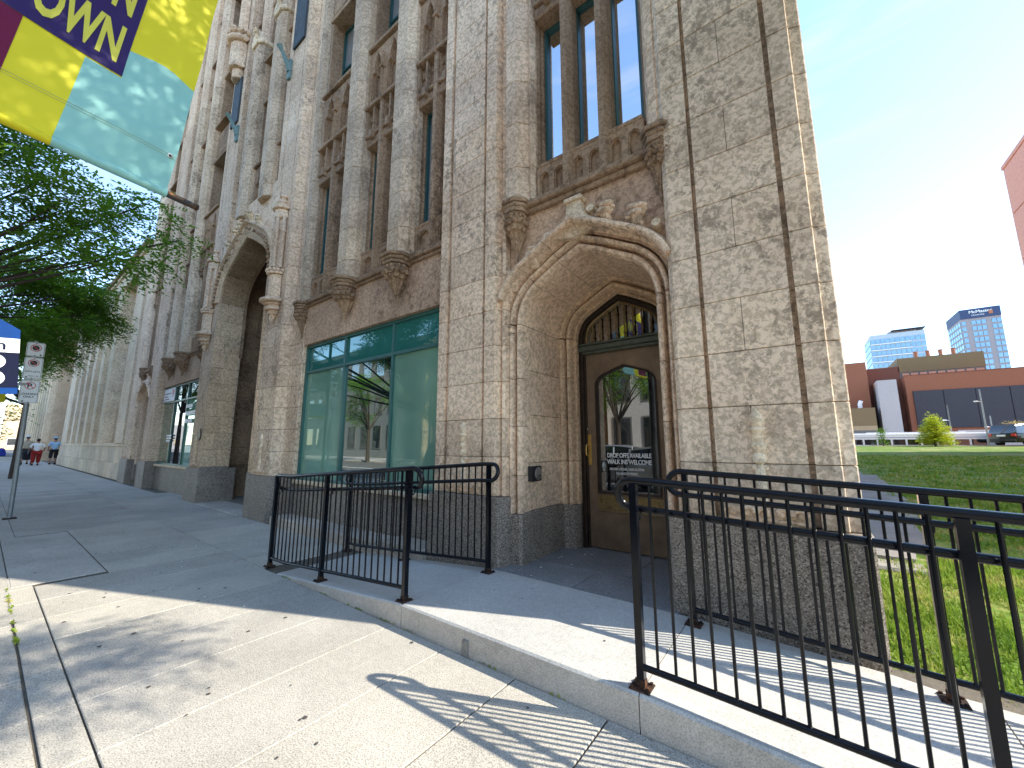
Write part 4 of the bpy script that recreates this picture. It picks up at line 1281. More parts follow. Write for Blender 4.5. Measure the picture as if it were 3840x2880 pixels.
def parking_signs():
    X = -12.06
    S = empty('parking_sign_post', (X, .493, 0), 'leaning grey post with three stacked white parking signs', 'parking signs')
    S.rotation_euler = (R(1.3), 0, 0)
    MB().tube([(X - .03, .493, 0), (X - .03, .493, 3.4)], .034, 10).build('post', 'galvanised', S, smooth=True)
    MB().box(X - .11, X + .05, .41, .58, .0, .02, .005).build('base_plate', 'rusty_steel', S)
    y0, y1 = .385, .62
    for i, (z0, z1) in enumerate(((3.09, 3.37), (2.64, 3.07), (2.17, 2.62))):
        y0, y1 = .385 - .003 * i, .622
        pl = xplate(MB(), rounded(y0, y1, z0, z1, .03), X, X + .004).build('sign_plate', 'sign_white', S)
        m = MB(); cy = (y0 + y1) / 2; x = X + .0055
        out = rounded(y0 + .008, y1 - .008, z0 + .008, z1 - .008, .024); inn = rounded(y0 + .013, y1 - .013, z0 + .013, z1 - .013, .02)
        for k in range(len(out)):
            j = (k + 1) % len(out); m.quad((x, *out[k]), (x, *out[j]), (x, *inn[j]), (x, *inn[k]))
        m.build('sign_border', 'sign_black', pl)
        m = MB(); cz = z1 - .11; r = .072
        if i < 2: m.add([(x, cy + .05 * math.cos(R(22.5 + 45 * k)), cz + .05 * math.sin(R(22.5 + 45 * k))) for k in range(8)], [tuple(range(8))])
        else: 
            text('P', .12, EAST(x - .001, cy - .04, cz - .04), 'sign_black', pl, bold=.004)
        a_ = (z0 + .035)
        m.add([(x, cy - .09, a_), (x, cy - .06, a_ + .02), (x, cy - .06, a_ - .02)] if i else [(x, cy + .09, a_), (x, cy + .06, a_ - .02), (x, cy + .06, a_ + .02)], [(0, 2, 1)])
        m.build('sign_symbol', 'sign_black', pl)
        m = MB(); ringm(m, cy, cz, r, .011, x + .0015)
        c, s_ = math.cos(R(-45)), math.sin(R(-45))
        m.quad(*[(x + .0015, cy + a * c - b * s_, cz + a * s_ + b * c) for a, b in ((-r + .006, -.006), (r - .006, -.006), (r - .006, .006), (-r + .006, .006))])
        m.build('prohibition_ring', 'sign_red', pl)
        if i == 1: text('4PM-6PM', .05, EAST(x, cy, z0 + .13), 'sign_black', pl, align='CENTER'); text('MON - FRI', .03, EAST(x, cy + .02, z0 + .05), 'sign_black', pl, align='CENTER')
        if i == 2: text('LOADING', .052, EAST(x, cy, z0 + .16), 'sign_black', pl, align='CENTER', bold=.001); text('ONLY', .052, EAST(x, cy, z0 + .105), 'sign_black', pl, align='CENTER', bold=.001)
        for zz in (z0 + .018, z1 - .018): MB().tube([(X + .004, cy, zz), (X + .009, cy, zz)], .009, 6).build('bolt', 'rusty_steel', pl)
    o = xplate(MB(), [(.40 + .06 * math.cos(a) * 1.1, 2.53 + .03 * math.sin(a)) for a in [2 * math.pi * k / 10 for k in range(10)]], X + .007, X + .008).build('sticker', 'pink_grey', S)
parking_signs()
def blue_sign():
    X = -7.0
    S = empty('wayfinding_sign', (X, -.35, 0), 'dark blue wayfinding sign with rounded top, white band and circled arrows', 'street sign')
    S.rotation_euler = (R(5.0), 0, 0)
    y0, y1 = -.72, .345
    top = [(y1, 2.60)] + [(y0 + (y1 - y0) * (1 - k / 12), 2.60 + .26 * math.sin(math.pi * k / 12)) for k in range(1, 12)] + [(y0, 2.60)]
    xplate(MB(), [(y0, 2.50), (y1, 2.50)] + top, X - .03, X).build('top_panel', 'sign_blue', S)
    xplate(MB(), [(y0, 2.34), (y1, 2.34), (y1, 2.498), (y0, 2.498)], X - .03, X).build('name_band', 'sign_white', S)
    p = xplate(MB(), [(y0, 1.95), (y1, 1.95), (y1, 2.338), (y0, 2.338)], X - .03, X).build('panel', 'sign_blue_dark', S)
    xplate(MB(), [(y0, 1.88), (y1, 1.88), (y1, 1.948), (y0, 1.948)], X - .03, X).build('bottom_strip', 'sign_blue', S)
    text('Hamilton', .14, EAST(X + .001, .20, 2.56), 'sign_white', S, align='RIGHT')
    text('Downtown', .15, EAST(X + .001, .255, 2.37), 'sign_blue_dark', S, align='RIGHT', bold=.003)
    for z in (2.235, 2.055):
        m = MB(); m.add([(X + .001, .172 + .082 * math.cos(a), z + .082 * math.sin(a)) for a in [2 * math.pi * k / 24 for k in range(24)]], [tuple(range(24))]); m.build('arrow_disc', 'sign_white', p)
        m = MB(); x = X + .003; c = .172
        m.quad((x, c - .011, z - .052), (x, c + .011, z - .052), (x, c + .011, z + .04), (x, c - .011, z + .04))
        for q in (-1, 1): m.quad(*[(x, c + q * a, z + b) for a, b in ((0, .058), (0, .03), (.044, -.008), (.044, .018))][::1])
        m.build('arrow', 'sign_blue_dark', p)
    MB().tube([(X - .08, -.2, 0), (X - .08, -.2, 2.7)], .05, 10).build('post', 'black_plastic', S, smooth=True)
blue_sign()
b2 = empty('far_banner', (-15, -.6, 3), 'small distant teal and yellow banner below the blue sign', 'banner')
for (ya, yb, za, zb, mt) in ((-.9, .22, 2.35, 2.62, 'banner_yellow'), (-.9, .14, 2.62, 2.9, 'banner_yellow'), (-.9, -.02, 2.45, 2.9, 'banner_teal')):
    xplate(MB(), [(ya, za), (yb, za), (yb, zb), (ya, zb)], -15.02 + (.03 if mt == 'banner_teal' else 0), -15.0 + (.03 if mt == 'banner_teal' else 0)).build('cloth', mt, b2)
MB().tube([(-15.05, -.95, -.01), (-15.05, -.95, 6)], .06, 8).build('post', 'black_plastic', b2, smooth=True)

# ------------------------------------------------------------------ wall details as things of their own
m = MB(); m.lathe([(.0, 0), (.155, 0), (.155, .012), (.13, .014), (.13, .02), (0, .02)][1:], 0, 0, 24)
m.v = [(-12.0 + x * .72, 3.212 - z, 1.62 + y) for x, y, z in m.v]; m.f = [f[::-1] for f in m.f]
pq = m.build('oval_plaque', 'bronze_dark', None, smooth=True); tag(pq, 'dark oval plaque on the pale pier left of the main entrance', 'plaque')
ws = empty('window_sign', (-15.6, 3.45, 2.5), 'white sign with red mark in the upper corner of the far shop window', 'sign')
MB().box(-16.95, -15.75, 3.455, 3.467, 2.74, 3.15).build('sign_board', 'sign_white', ws)
MB().extr([(-16.05, 3.1), (-15.95, 2.85), (-15.82, 3.1), (-15.9, 3.1), (-15.95, 2.98), (-15.98, 3.1)], 3.452, 3.4545).build('red_mark', 'sign_red', ws)
for k, (w, z) in enumerate(((.7, 2.98), (.4, 2.88), (.55, 2.8))): MB().box(-16.85, -16.85 + w, 3.452, 3.4545, z, z + .025).build('printed_line', 'lead_grey', ws)
vl = empty('window_lettering', (-14.4, 3.46, 2.0), 'white stick-on lettering on the far shop window panes', 'lettering')
for k, (xa, w, z, h) in enumerate(((-14.45, .55, 2.42, .1), (-14.45, .8, 2.2, .12), (-14.45, .65, 1.98, .12), (-16.1, .5, 1.62, .05), (-16.1, .5, 1.54, .05), (-16.1, .4, 1.46, .05))):
    x = xa; rr = random.Random(k)
    while x < xa + w:
        ww = rr.uniform(.03, .06) * (h / .1 + .3); MB().box(x, x + ww, 3.462, 3.466, z, z + h).build('letter', 'sign_white', vl); x += ww + .014

# ------------------------------------------------------------------ bank building (classical, paler stone)
def bank():
    K = empty('bank_building', (-31, 3.4, 0), 'pale limestone bank building with tall square piers and fluted pilasters', 'building')
    P = 'limestone_pale'
    xe, xw, zt = -21.42, -41.2, 9.75
    base = []
    MB().box(xw, xe - .0, 3.38, 3.9, -.1, 1.28, .01).build('base_wall', P, K)
    MB().box(xw, xe, 3.32, 3.9, 1.28, 1.42, .02).build('base_cap', P, K)
    x = xe - .01; k = 0
    while x > xw + .5:
        for (a, b) in ((.0, .62), (.62, 1.28)): MB().box(x - 1.45, x - .006, 3.30 if b < .7 else 3.34, 3.5, a + .003, b - .003, .01).build('base_slab', P, K)
        x -= 1.456; k += 1
    # solid end bay with a low window
    m = MB(); m.box(-22.9, xe, 3.30, 4.4, 1.42, 9.0); m.box(-24.25, -22.9, 3.6, 4.4, 3.9, 9.0) if False else None
    m.build('end_pier', P, K)
    for i in range(9):
        z = 1.42 + i * .84; MB().box(-22.91, xe + .004, 3.285, 3.32, z + .004, z + .836, .006).build('stone_block', P, K)
    # piers and openings
    MB().box(xw, -22.9, 4.1, 4.3, 1.42, 9.0).build('recessed_wall', 'limestone_brown', K)
    MB().box(-26.4, -22.9, 3.7, 4.1, 1.42, 3.1).build('recessed_wall', P, K)
    wf = MB().box(-24.0, -23.0, 3.66, 3.7, 3.2, 4.6, .02).box(-24.0, -23.0, 3.66, 3.7, 1.9, 2.9, .02).build('window', P, K)
    MB().box(-23.9, -23.1, 3.64, 3.659, 3.3, 4.5).build('pane', 'flat_glass', wf); MB().box(-23.9, -23.1, 3.64, 3.659, 2.0, 2.8).build('pane', 'flat_glass', wf)
    def fluted(x, w, y, z0, z1):
        m = MB(); n = 6; poly = [(x - w / 2, y + .3)]
        for i in range(n):
            a = x - w / 2 + w * i / n; b = x - w / 2 + w * (i + 1) / n; g = (b - a)
            poly += [(a, y), (a + g * .2, y), (a + g * .35, y + .05), (a + g * .65, y + .05), (a + g * .8, y), (b, y)]
        pp = []
        for q in poly + [(x + w / 2, y + .3)]:
            if not pp or (Vector(q) - Vector(pp[-1])).length > 1e-4: pp.append(q)
        m.prism(pp, z0, z1); m.box(x - w * .56, x + w * .56, y - .04, y + .3, z1, z1 + .14, .02); m.box(x - w * .56, x + w * .56, y - .04, y + .3, z0 - .16, z0, .02)
        return m.build('fluted_pilaster', 'limestone_tan', K)
    fluted(-24.75, 1.0, 3.75, 1.6, 8.75)
    px = -26.4; i = 0
    while px > xw + 1:
        for j in range(5): MB().box(px - .85, px, 3.31, 4.12, 1.42 + j * 1.516 + .003, 1.42 + (j + 1) * 1.516 - .003, .008).build('pier_block', P, K)
        fluted(px - 1.6, .8, 3.85, 1.6, 8.75)
        m = MB().box(px - 2.3, px - .95, 4.04, 4.1, 1.7, 8.2, .02).build('window', 'teal_frame_dark', K)
        MB().box(px - 2.25, px - 1.0, 4.03, 4.039, 1.8, 8.1).build('pane', 'flat_glass', m)
        px -= 2.45; i += 1
    MB().box(xw, px + 1.6 if px + 1.6 > xw else xw + .8, 3.31, 4.12, 1.42, 9.0).build('end_pier', P, K)
    MB().box(xw, xe, 3.31, 4.4, 9.0, zt, .01).build('frieze', P, K)
    MB().box(xw - .12, xe + .0, 3.12, 4.4, zt, zt + .22, .03).build('cornice', 'limestone_brown', K)
    MB().box(xw - .06, xe + .0, 3.22, 4.4, zt - .12, zt - .002, .02).build('bed_moulding', P, K)
    MB().box(xw, xe, 4.3, 16, -.2, zt + .1).build('side_wall', P, K)
bank()
def far_tower():
    K = empty('stone_tower', (-38, 9, 0), 'tall pale tower with regular small windows rising behind the bank', 'building')
    MB().box(-50, -23, 9, 24, 0, 48).build('wall', 'limestone_pale', K)
    for i in range(11):
        x = -24.0 - i * 2.4
        MB().box(x - .3, x + .3, 8.7, 9.0, 0, 48).build('pier', 'limestone_pale', K)
        for j in range(3, 15):
            w = MB().box(x - 1.9, x - .6, 8.92, 9.0, j * 3.1, j * 3.1 + 1.9).build('window', 'limestone_brown', K)
            MB().box(x - 1.8, x - .7, 8.9, 8.919, j * 3.1 + .1, j * 3.1 + 1.8).build('pane', 'flat_glass', w)
far_tower()
def yellow_building():
    K = empty('corner_bank_building', (-56, 3.3, 0), 'distant sandstone building with pilasters, sunlit beyond the cross street', 'building')
    T = 'limestone_tan'; x1, x0 = -53, -90
    MB().box(x0, x1, 3.5, 22, -.2, 15).build('wall', T, K)
    MB().box(x0, x1 + .15, 3.2, 22, -.2, 1.6, .03).build('base', T, K)
    for z, o, h in ((9.6, .35, .3), (10.4, .5, .35), (14.2, .6, .4)): MB().box(x0, x1 + o, 3.5 - o, 22, z, z + h, .04).build('cornice', T, K)
    m = MB()
    for i in range(14): 
        m2 = MB().box(x0 + 2.7 * i + .2, x0 + 2.7 * i + 1.3, 3.15, 3.5, 1.6, 9.6, .03).build('pilaster', 'limestone_pale', K)
    for i in range(5):
        y = 4.1 + i * 3.4
        MB().box(x1, x1 + .3, y, y + 1.1, 1.6, 9.6, .03).build('pilaster', T, K)
        w = MB().box(x1 - .02, x1 + .08, y + 1.5, y + 2.9, 2.2, 5.0).build('window', T, K); MB().box(x1 + .075, x1 + .09, y + 1.65, y + 2.75, 2.35, 4.85).build('pane', 'flat_glass', w)
        w = MB().box(x1 - .02, x1 + .08, y + 1.5, y + 2.9, 5.8, 9.0).build('window', T, K); MB().box(x1 + .075, x1 + .09, y + 1.65, y + 2.75, 6, 8.8).build('pane', 'flat_glass', w)
    MB().lathe([(4, 15), (3.9, 17), (2.6, 19.4), (.1, 20.4)], -62, 9, 16).build('dome', 'copper_green', K, smooth=True)
yellow_building()
def end_of_street():
    for i, (x, y0, y1, h, mt, lab) in enumerate(((-150, -30, 2, 7, 'panel_light', 'low pale building closing the far end of the street'), (-170, 3, 30, 12, 'limestone_tan', 'sandstone building beyond the far end of the street'))):
        K = empty('distant_building', (x, y0, 0), lab, 'building')
        MB().box(x - 10, x, y0, y1, -.3, h).build('wall', mt, K)
        for k in range(int((y1 - y0) / 4)):
            w = MB().box(x - .02, x + .05, y0 + 1 + k * 4, y0 + 3.2 + k * 4, 1, 3).build('window', 'panel_light', K)
            MB().box(x + .05, x + .06, y0 + 1.2 + k * 4, y0 + 3 + k * 4, 1.2, 2.8).build('pane', 'flat_glass', w)
end_of_street()

# ------------------------------------------------------------------ across the street (seen in the window reflections)
def opposite(x0, x1, y, h, mat, label, floors, bay, columns=False, pane='flat_glass'):
    K = empty('street_building', ((x0 + x1) / 2, y, 0), label, 'building')
    MB().box(x0, x1, y - 12, y, -.3, h).build('wall', mat, K)
    MB().box(x0 - .2, x1 + .2, y - .1, y + .4, h - .6, h, .05).build('cornice', mat, K)
    nb = int((x1 - x0) / bay); fh = (h - 1.2) / floors
    for i in range(nb):
        for j in range(floors):
            xa = x0 + bay * (i + .22)
            w = MB().box(xa - .1, xa + bay * .56 + .1, y, y + .06, .9 + j * fh, .9 + j * fh + fh * .7).build('window', 'lead_grey', K)
            MB().box(xa, xa + bay * .56, y + .06, y + .075, 1.0 + j * fh, 1.0 + j * fh + fh * .64).build('pane', pane, w)
        if columns:
            MB().lathe([(.45, 0), (.45, .3), (.34, .4), (.29, h - 1.6), (.42, h - 1.3), (.42, h - .6)], x0 + bay * i, y + .7, 12).build('column', mat, K, smooth=True)
opposite(-27, -12, -17, 11, 'limestone_tan', 'classical sandstone building with columns across the street', 2, 2.6, True)
opposite(-11.5, 2, -18, 15, 'panel_light', 'pale office building across the street facing the gothic doorway', 4, 2.2)
opposite(3, 26, -22, 22, 'panel_light', 'modern office block across the street with rows of wide windows', 7, 2.0)
opposite(-52, -28, -18, 12, 'panel_grey', 'dark grey shops across the street further down', 3, 2.4)

# ------------------------------------------------------------------ vehicles
def car(loc, rz, body, label, suv=False, group=None, cat='car'):
    C_ = empty('parked_car', loc, label, cat, group)
    C_.rotation_euler = (0, 0, rz)
    ox, oy, oz = loc
    L = 4.7; W = .93; H = 1.72 if suv else 1.45; belt = 1.02 if suv else .92
    def loft(sec, name, mat, par):     # sec: (x, [(halfwidth, z)...])
        m = MB(); n = len(sec[0][1]) * 2; vs = []
        for x, pr in sec:
            vs += [(ox + x, oy - w, oz + z) for w, z in pr] + [(ox + x, oy + w, oz + z) for w, z in pr[::-1]]
        fs = []
        for i in range(len(sec) - 1):
            for k in range(n): fs.append((i * n + k, (i + 1) * n + k, (i + 1) * n + (k + 1) % n, i * n + (k + 1) % n))
        fs.append(tuple(range(n))); fs.append(tuple(range((len(sec) - 1) * n, len(sec) * n))[::-1])
        m.add(vs, fs); return m.build(name, mat, par, smooth=True, ang=35)
    def low(w, b, t): return [(w * .86, b), (w, b + .12), (w * 1.02, (b + t) / 2), (w * .98, t - .06), (w * .9, t)]
    xs_ = [-2.35, -2.25, -1.7, -.9, 0, .9, 1.7, 2.2, 2.34]
    bt = [belt - .12, belt - .02, belt, belt, belt, belt - .03, belt - .1, belt - .22, belt - .34]
    wd = [.8, .88, .92, .93, .93, .93, .91, .85, .74]
    body_ = loft([(x, low(w, .28, b)) for x, b, w in zip(xs_, bt, wd)], 'body', body, C_)
    if suv: gx = [-2.28, -2.05, -1.3, -.2, .55, 1.25]; gz = [belt + .02, H - .12, H - .02, H, H - .07, belt]
    else: gx = [-1.9, -1.25, -.6, .1, .5, 1.3]; gz = [belt, H - .1, H - .01, H, H - .07, belt]
    sec = []
    for x, z in zip(gx, gz):
        t = (z - belt) / (H - belt); sec.append((x, [(.88, belt - .03), (.86 - .14 * t, max(belt - .02, z - .05)), (.7 - .08 * t, max(belt - .01, z))]))
    loft(sec, 'greenhouse', 'car_glass', C_)
    sec = []
    for x, z in zip(gx[1:-1], gz[1:-1]): sec.append((x, [(.735, z - .045), (.70, z + .005), (.5, z + .018)]))
    loft(sec, 'roof', body, C_)
    m = MB()
    for px_ in ((-.2,) if not suv else (-1.2, -.15)):
        pass
    for sy in (-1, 1):
        for x in ((-.35, ), (-1.35, ))[0:2]:
            MB().tube([(ox + x[0], oy + sy * .88, oz + belt - .02), (ox + x[0] + .03, oy + sy * .755, oz + H - .1)], .035, 6).build('pillar', body, C_)
        for x in (-1.42, 1.42):
            w = MB(); w.lathe([(.16, -.1), (.31, -.11), (.335, -.07), (.335, .07), (.31, .11), (.16, .1)], 0, 0, 20)
            w.v = [(ox + x + a, oy + sy * .82 + c, oz + .335 + b) for a, b, c in w.v]; wh = w.build('wheel', 'rubber', C_, smooth=True)
            r = MB(); r.lathe([(.001, .05), (.06, .06), (.19, .04), (.2, .08), (.2, -.08)], 0, 0, 16)
            r.v = [(ox + x + a, oy + sy * (.835 + c), oz + .335 + b) for a, b, c in r.v]; r.build('rim', 'steel', wh, smooth=True)
        MB().box(ox - 2.37, ox - 2.2, oy + sy * .84, oy + sy * .58, oz + belt - .28, oz + belt - .06, .03).build('tail_light', 'tail_red', C_)
        MB().box(ox + 2.18, ox + 2.36, oy + sy * .74, oy + sy * .5, oz + .58, oz + .7, .03).build('headlight', 'sign_white', C_)
        MB().ball((ox + .95, oy + sy * 1.0, oz + belt + .03), .1, 8, 6, (.8, 1, .7)).build('wing_mirror', body, C_, smooth=True)
    MB().box(ox - 2.41, ox - 2.3, oy - .25, oy + .25, oz + .74, oz + .88, .005).build('number_plate', 'sign_white', C_)
    MB().box(ox - 2.42, ox - 2.2, oy - .82, oy + .82, oz + .34, oz + .55, .05).build('rear_bumper', 'black_plastic', C_)
    MB().box(ox + 2.2, ox + 2.4, oy - .7, oy + .7, oz + .3, oz + .52, .05).build('front_bumper', 'black_plastic', C_)
    return C_
c_ = car((18.3, 64.0, 1.17), R(40), 'car_black', 'black estate car parked across the far street, seen from behind', True); c_.scale = (1.32, 1.32, 1.32)
c_ = car((21.6, 67, 1.17), R(48), 'car_black', 'dark car at the right edge behind the black estate car', True); c_.scale = (1.3, 1.3, 1.3)
car((-3.2, -4.0, -.13), 0, 'car_silver', 'silver saloon car parked by the kerb behind the viewer')
car((2.6, -4.0, -.13), 0, 'car_white', 'white saloon car parked by the kerb behind the viewer')
car((-9.5, -4.0, -.13), 0, 'car_black', 'black car parked by the kerb, reflected in the green shop window', True)
car((-2.0, -11.6, -.13), R(180), 'car_white', 'white estate car parked on the opposite side of the street', True)
car((-8.5, -11.6, -.13), R(180), 'car_silver', 'silver car on the opposite kerb')
def bus():
    x0, x1, y, z = 7.0, 15.2, 64.5, 1.17
    K = empty('city_bus', (11, y, z), 'long white bus standing beyond the lawn behind the yellow tree', 'bus')
    b = MB().box(x0 - 3, x1 + 1.5, y, y + 2.4, z - .25, z + 1.5, .12).build('body', 'bus_white', K)
    xs_ = [x0 - 2.6 + i * 1.25 for i in range(9)]
    for i, x in enumerate(xs_): MB().box(x, x + 1.08, y - .012, y + .02, z + .12, z + .76, .006).build('window', 'car_glass', K)
    MB().box(x0 - 2.9, x1 + 1.4, y - .006, y + .01, z + .95, z + 1.0).build('stripe', 'bus_stripe', K)
    MB().box(x0 - 1, x1 - 1, y + .3, y + 2, z + 1.5, z + 1.6, .05).build('roof_unit', 'bus_white', K)
bus()

# ------------------------------------------------------------------ brick complex, towers, poles on the right
def brick_complex():
    K = empty('brick_arena_building', (20, 85, 1.1), 'red brick hall with dark grey wall panels, brown upper box and orange chimneys', 'building')
    bz = 1.0
    def bxx(n, mt, x0, x1, y0, y1, z0, z1, b=0): return MB().box(x0, x1, y0, y1, z0, z1, b).build(n, mt, K)
    bxx('brick_wing', 'brick_red', 2.5, 8.85, 85, 100, bz, 14.7)
    bxx('brick_wing', 'brick_dark', 8.85, 13.1, 88, 100, bz, 13.9)
    bxx('white_stair_tower', 'panel_light', 9.6, 11.8, 82.5, 88, bz, 11.2)
    bxx('brick_hall', 'brick_red', 13.1, 60, 85, 110, bz, 11.9)
    bxx('coping', 'brick_dark', 13.05, 60, 84.95, 85.2, 11.9, 12.0)
    bxx('dark_wall_panel', 'panel_dark', 13.75, 60, 84.9, 85, 3.8, 9.45)
    for i in range(14): bxx('wall_panel', 'panel_dark', 13.8 + i * 3.2, 16.9 + i * 3.2, 84.8, 84.9, 3.82, 9.43, .03)
    bxx('upper_box', 'panel_tan', 13.0, 22.4, 88, 100, 12.9, 15.2)
    bxx('window_strip', 'panel_grey', 13.0, 22.4, 88.1, 100, 11.9, 12.9)
    for i in range(9): bxx('clerestory_window', 'flat_glass', 13.4 + i * 1.0, 14.2 + i * 1.0, 88.02, 88.1, 12.1, 12.7)
    for x in (15.6, 17.0, 18.4, 19.8): MB().lathe([(.25, 15.2), (.25, 16.3), (.3, 16.3), (.3, 16.4)], x, 90, 10).build('chimney', 'chimney_orange', K)
    bxx('grey_wing', 'panel_tan', 4.5, 8.9, 82, 86, 4.2, 7.0); bxx('grey_wing', 'panel_grey', 4.5, 8.9, 82, 86, bz, 3.5); bxx('sign_band', 'chimney_tan', 4.5, 8.9, 81.95, 86, 3.5, 4.2)
    m = MB(); m.tube([(7.3, 83, 7.0), (7.3, 83, 7.7), (7.5, 83, 8.2)], .28, 10); m.build('roof_fan', 'sign_white', K)
    bxx('low_wall', 'panel_light', 16, 24, 76, 76.3, bz, 3.2)
brick_complex()
def tower(name, x0, x1, y, h, zb, label, dark):
    K = empty(name, ((x0 + x1) / 2, y, 0), label, 'tower')
    MB().box(x0, x1, y, y + 24, 0, h).build('wall', 'tower_wall' if not dark else 'tower_wall2', K)
    fh = 3.0; z = zb; n = 0
    nb = 11 if not dark else 8; w = (x1 - x0) / nb
    while z < h - 3.5:
        for i in range(nb):
            if dark and i in (1, 5) : continue
            MB().box(x0 + w * i + .15, x0 + w * (i + 1) - .15, y - .2, y - .01, z + .6, z + 2.7).build('window', 'tower_glass', K)
        if not dark: MB().box(x0, x1 - 5, y - .9, y - .21, z, z + .3).build('balcony', 'sign_white', K)
        for i in range(6): MB().box(x0 - .2, x0 - .01, y + 1 + 3.8 * i, y + 3.8 + 3.8 * i, z + .6, z + 2.6).build('window', 'tower_glass', K)
        z += fh
    return K
plain('tower_wall', (.42, .49, .55), .6); plain('tower_wall2', (.30, .27, .28), .7)
t1 = tower('glass_tower', 30, 49.3, 260, 55, 32, 'pale blue glass apartment tower with white balcony lines, left of the two', False)
MB().box(37, 47, 262, 280, 55, 56.2).build('penthouse', 'tower_wall2', t1); MB().box(38, 49.8, 259.5, 282, 56.2, 56.5).build('roof_slab', 'panel_dark', t1)
t2 = tower('campus_tower', 70.5, 84.4, 300, 68, 32, 'taller blue and tan tower with lettered dark parapet on the right', True)
MB().box(70.4, 84.5, 299.6, 324, 66, 71).build('parapet', 'sign_navy', t2)
text('McMaster', 2.0, FACE(73.6, 299.5, 68.6), 'sign_white', t2, bold=.03); text('University', 1.1, FACE(74.4, 299.5, 67.2), 'sign_white', t2)
MB().box(80.4, 81.8, 299.3, 299.55, 67.3, 69.2, .3).build('crest', 'chimney_orange', t2)
K_ = empty('pink_parking_building', (13.6, 47, 0), 'tall pinkish concrete building cut off by the right edge', 'building')
MB().box(14.8, 50, 19, 47, 0, 23.4).build('wall', 'pink_concrete', K_)
MB().box(14.72, 50, 18.9, 47.08, 23.4, 23.75, .03).build('parapet', 'pink_concrete', K_)
for i in range(4):
    for j in range(6): MB().box(14.74, 14.8, 19.1 + 6.95 * i, 25.9 + 6.95 * i, .2 + 3.85 * j, 3.95 + 3.85 * j, .02).build('wall_panel', 'pink_concrete', K_)
for i, (x, y, z, h, lab) in enumerate(((15.0, 62.0, 1.17, 5.9, 'tallest pale lamp post at the kerb beside the black estate car'), (13.4, 66.5, 1.17, 4.7, 'slim dark lamp post above the white bus, left of the tall one'), (16.9, 68, 1.17, 3.4, 'short pale lamp post behind the black estate car'))):
    L_ = empty('street_lamp', (x, y, z), lab, 'lamp post', 'lamp posts along the far street')
    MB().tube([(x, y, z), (x, y, z + h)], [.08, .05], 8).build('pole', 'galvanised' if i != 1 else 'panel_grey', L_, smooth=True)
    m = MB(); zz = z + h * (.78 if i == 0 else .62); m.tube([(x, y, zz), (x - .35, y - .1, zz + .05)], .03, 6); m.ball((x - .4, y - .1, zz + .05), .16, 8, 5, (1.2, 1, .5))
    m.build('lamp_head', 'sign_white', L_, smooth=True)
# concrete strip and broken steps beside the building
sl = empty('side_path', (.8, 9, .1), 'cracked concrete path along the side of the corner, edged by grass', 'path')
for (x0, x1, y0, y1) in ((.3, .9, 6.7, 7.4), (.3, 1.2, 7.45, 9.9), (.3, 1.45, 9.95, 12.3), (.3, 1.66, 12.35, 15.2), (.3, 1.75, 15.25, 19), (.3, 1.5, 19.05, 23)):
    m = MB(); o_ = .05
    m.add([(x0, y0, zg(y0) + o_), (x1, y0, zg(y0) + o_), (x1 + .1, y1, zg(y1) + o_), (x0, y1, zg(y1) + o_), (x0, y0, zg(y0) - .2), (x1, y0, zg(y0) - .2), (x1 + .1, y1, zg(y1) - .2), (x0, y1, zg(y1) - .2)],
          [(0, 1, 2, 3), (0, 4, 5, 1), (1, 5, 6, 2), (2, 6, 7, 3), (3, 7, 4, 0)]); m.build('path_slab', 'slab_old', sl)
for k, (a, b, z_, hh) in enumerate(((.28, .8, 5.2, -.02), (.30, .95, 6.2, .04))):
    MB().box(a, b, z_, z_ + .42, zg(z_) - .2, zg(z_) + hh, .03).build('step_block', 'slab_old', sl)

# ------------------------------------------------------------------ vegetation
def leaf_cloud(blobs, n, size, seed, spray=True, per=14, droop=.35):
    rs = np.random.RandomState(seed)
    V = []; 
    tot = sum(b[1][0] * b[1][1] * b[1][2] for b in blobs) ** 1.0
    for c, r, *w in blobs:
        k = max(3, int(n * (r[0] * r[1] * r[2]) / tot))
        d = rs.normal(size=(k, 3)); d /= np.linalg.norm(d, axis=1)[:, None]
        rad = rs.uniform(.15, 1, size=(k, 1)) ** .5
        p = np.array(c) + d * rad * np.array(r)
        dr = d * np.array([1, 1, .35]) + rs.normal(size=(k, 3)) * .45; dr[:, 2] -= droop * .5
        dr /= np.linalg.norm(dr, axis=1)[:, None]
        L = size * per * .42
        side = np.cross(dr, np.array([0, 0, 1.])); side /= np.linalg.norm(side, axis=1)[:, None] + 1e-6
        for i in range(per):
            t = (i + .5) / per
            q = p + dr * L * t + np.array([0, 0, -1.]) * (droop * L * t * t)
            sg = 1 if i % 2 else -1
            ax = side * sg + dr * .5 + rs.normal(size=(k, 3)) * .25; ax /= np.linalg.norm(ax, axis=1)[:, None]
            nn = rs.normal(size=(k, 3)) * .5 + np.array([0, 0, 1.]); wv = np.cross(ax, nn); wv /= np.linalg.norm(wv, axis=1)[:, None]
            s_ = size * rs.uniform(.7, 1.3, size=(k, 1))
            V.append(np.stack([q, q + ax * s_ * .5 + wv * s_ * .22, q + ax * s_, q + ax * s_ * .5 - wv * s_ * .22], axis=1).reshape(-1, 3))
    return np.concatenate(V)
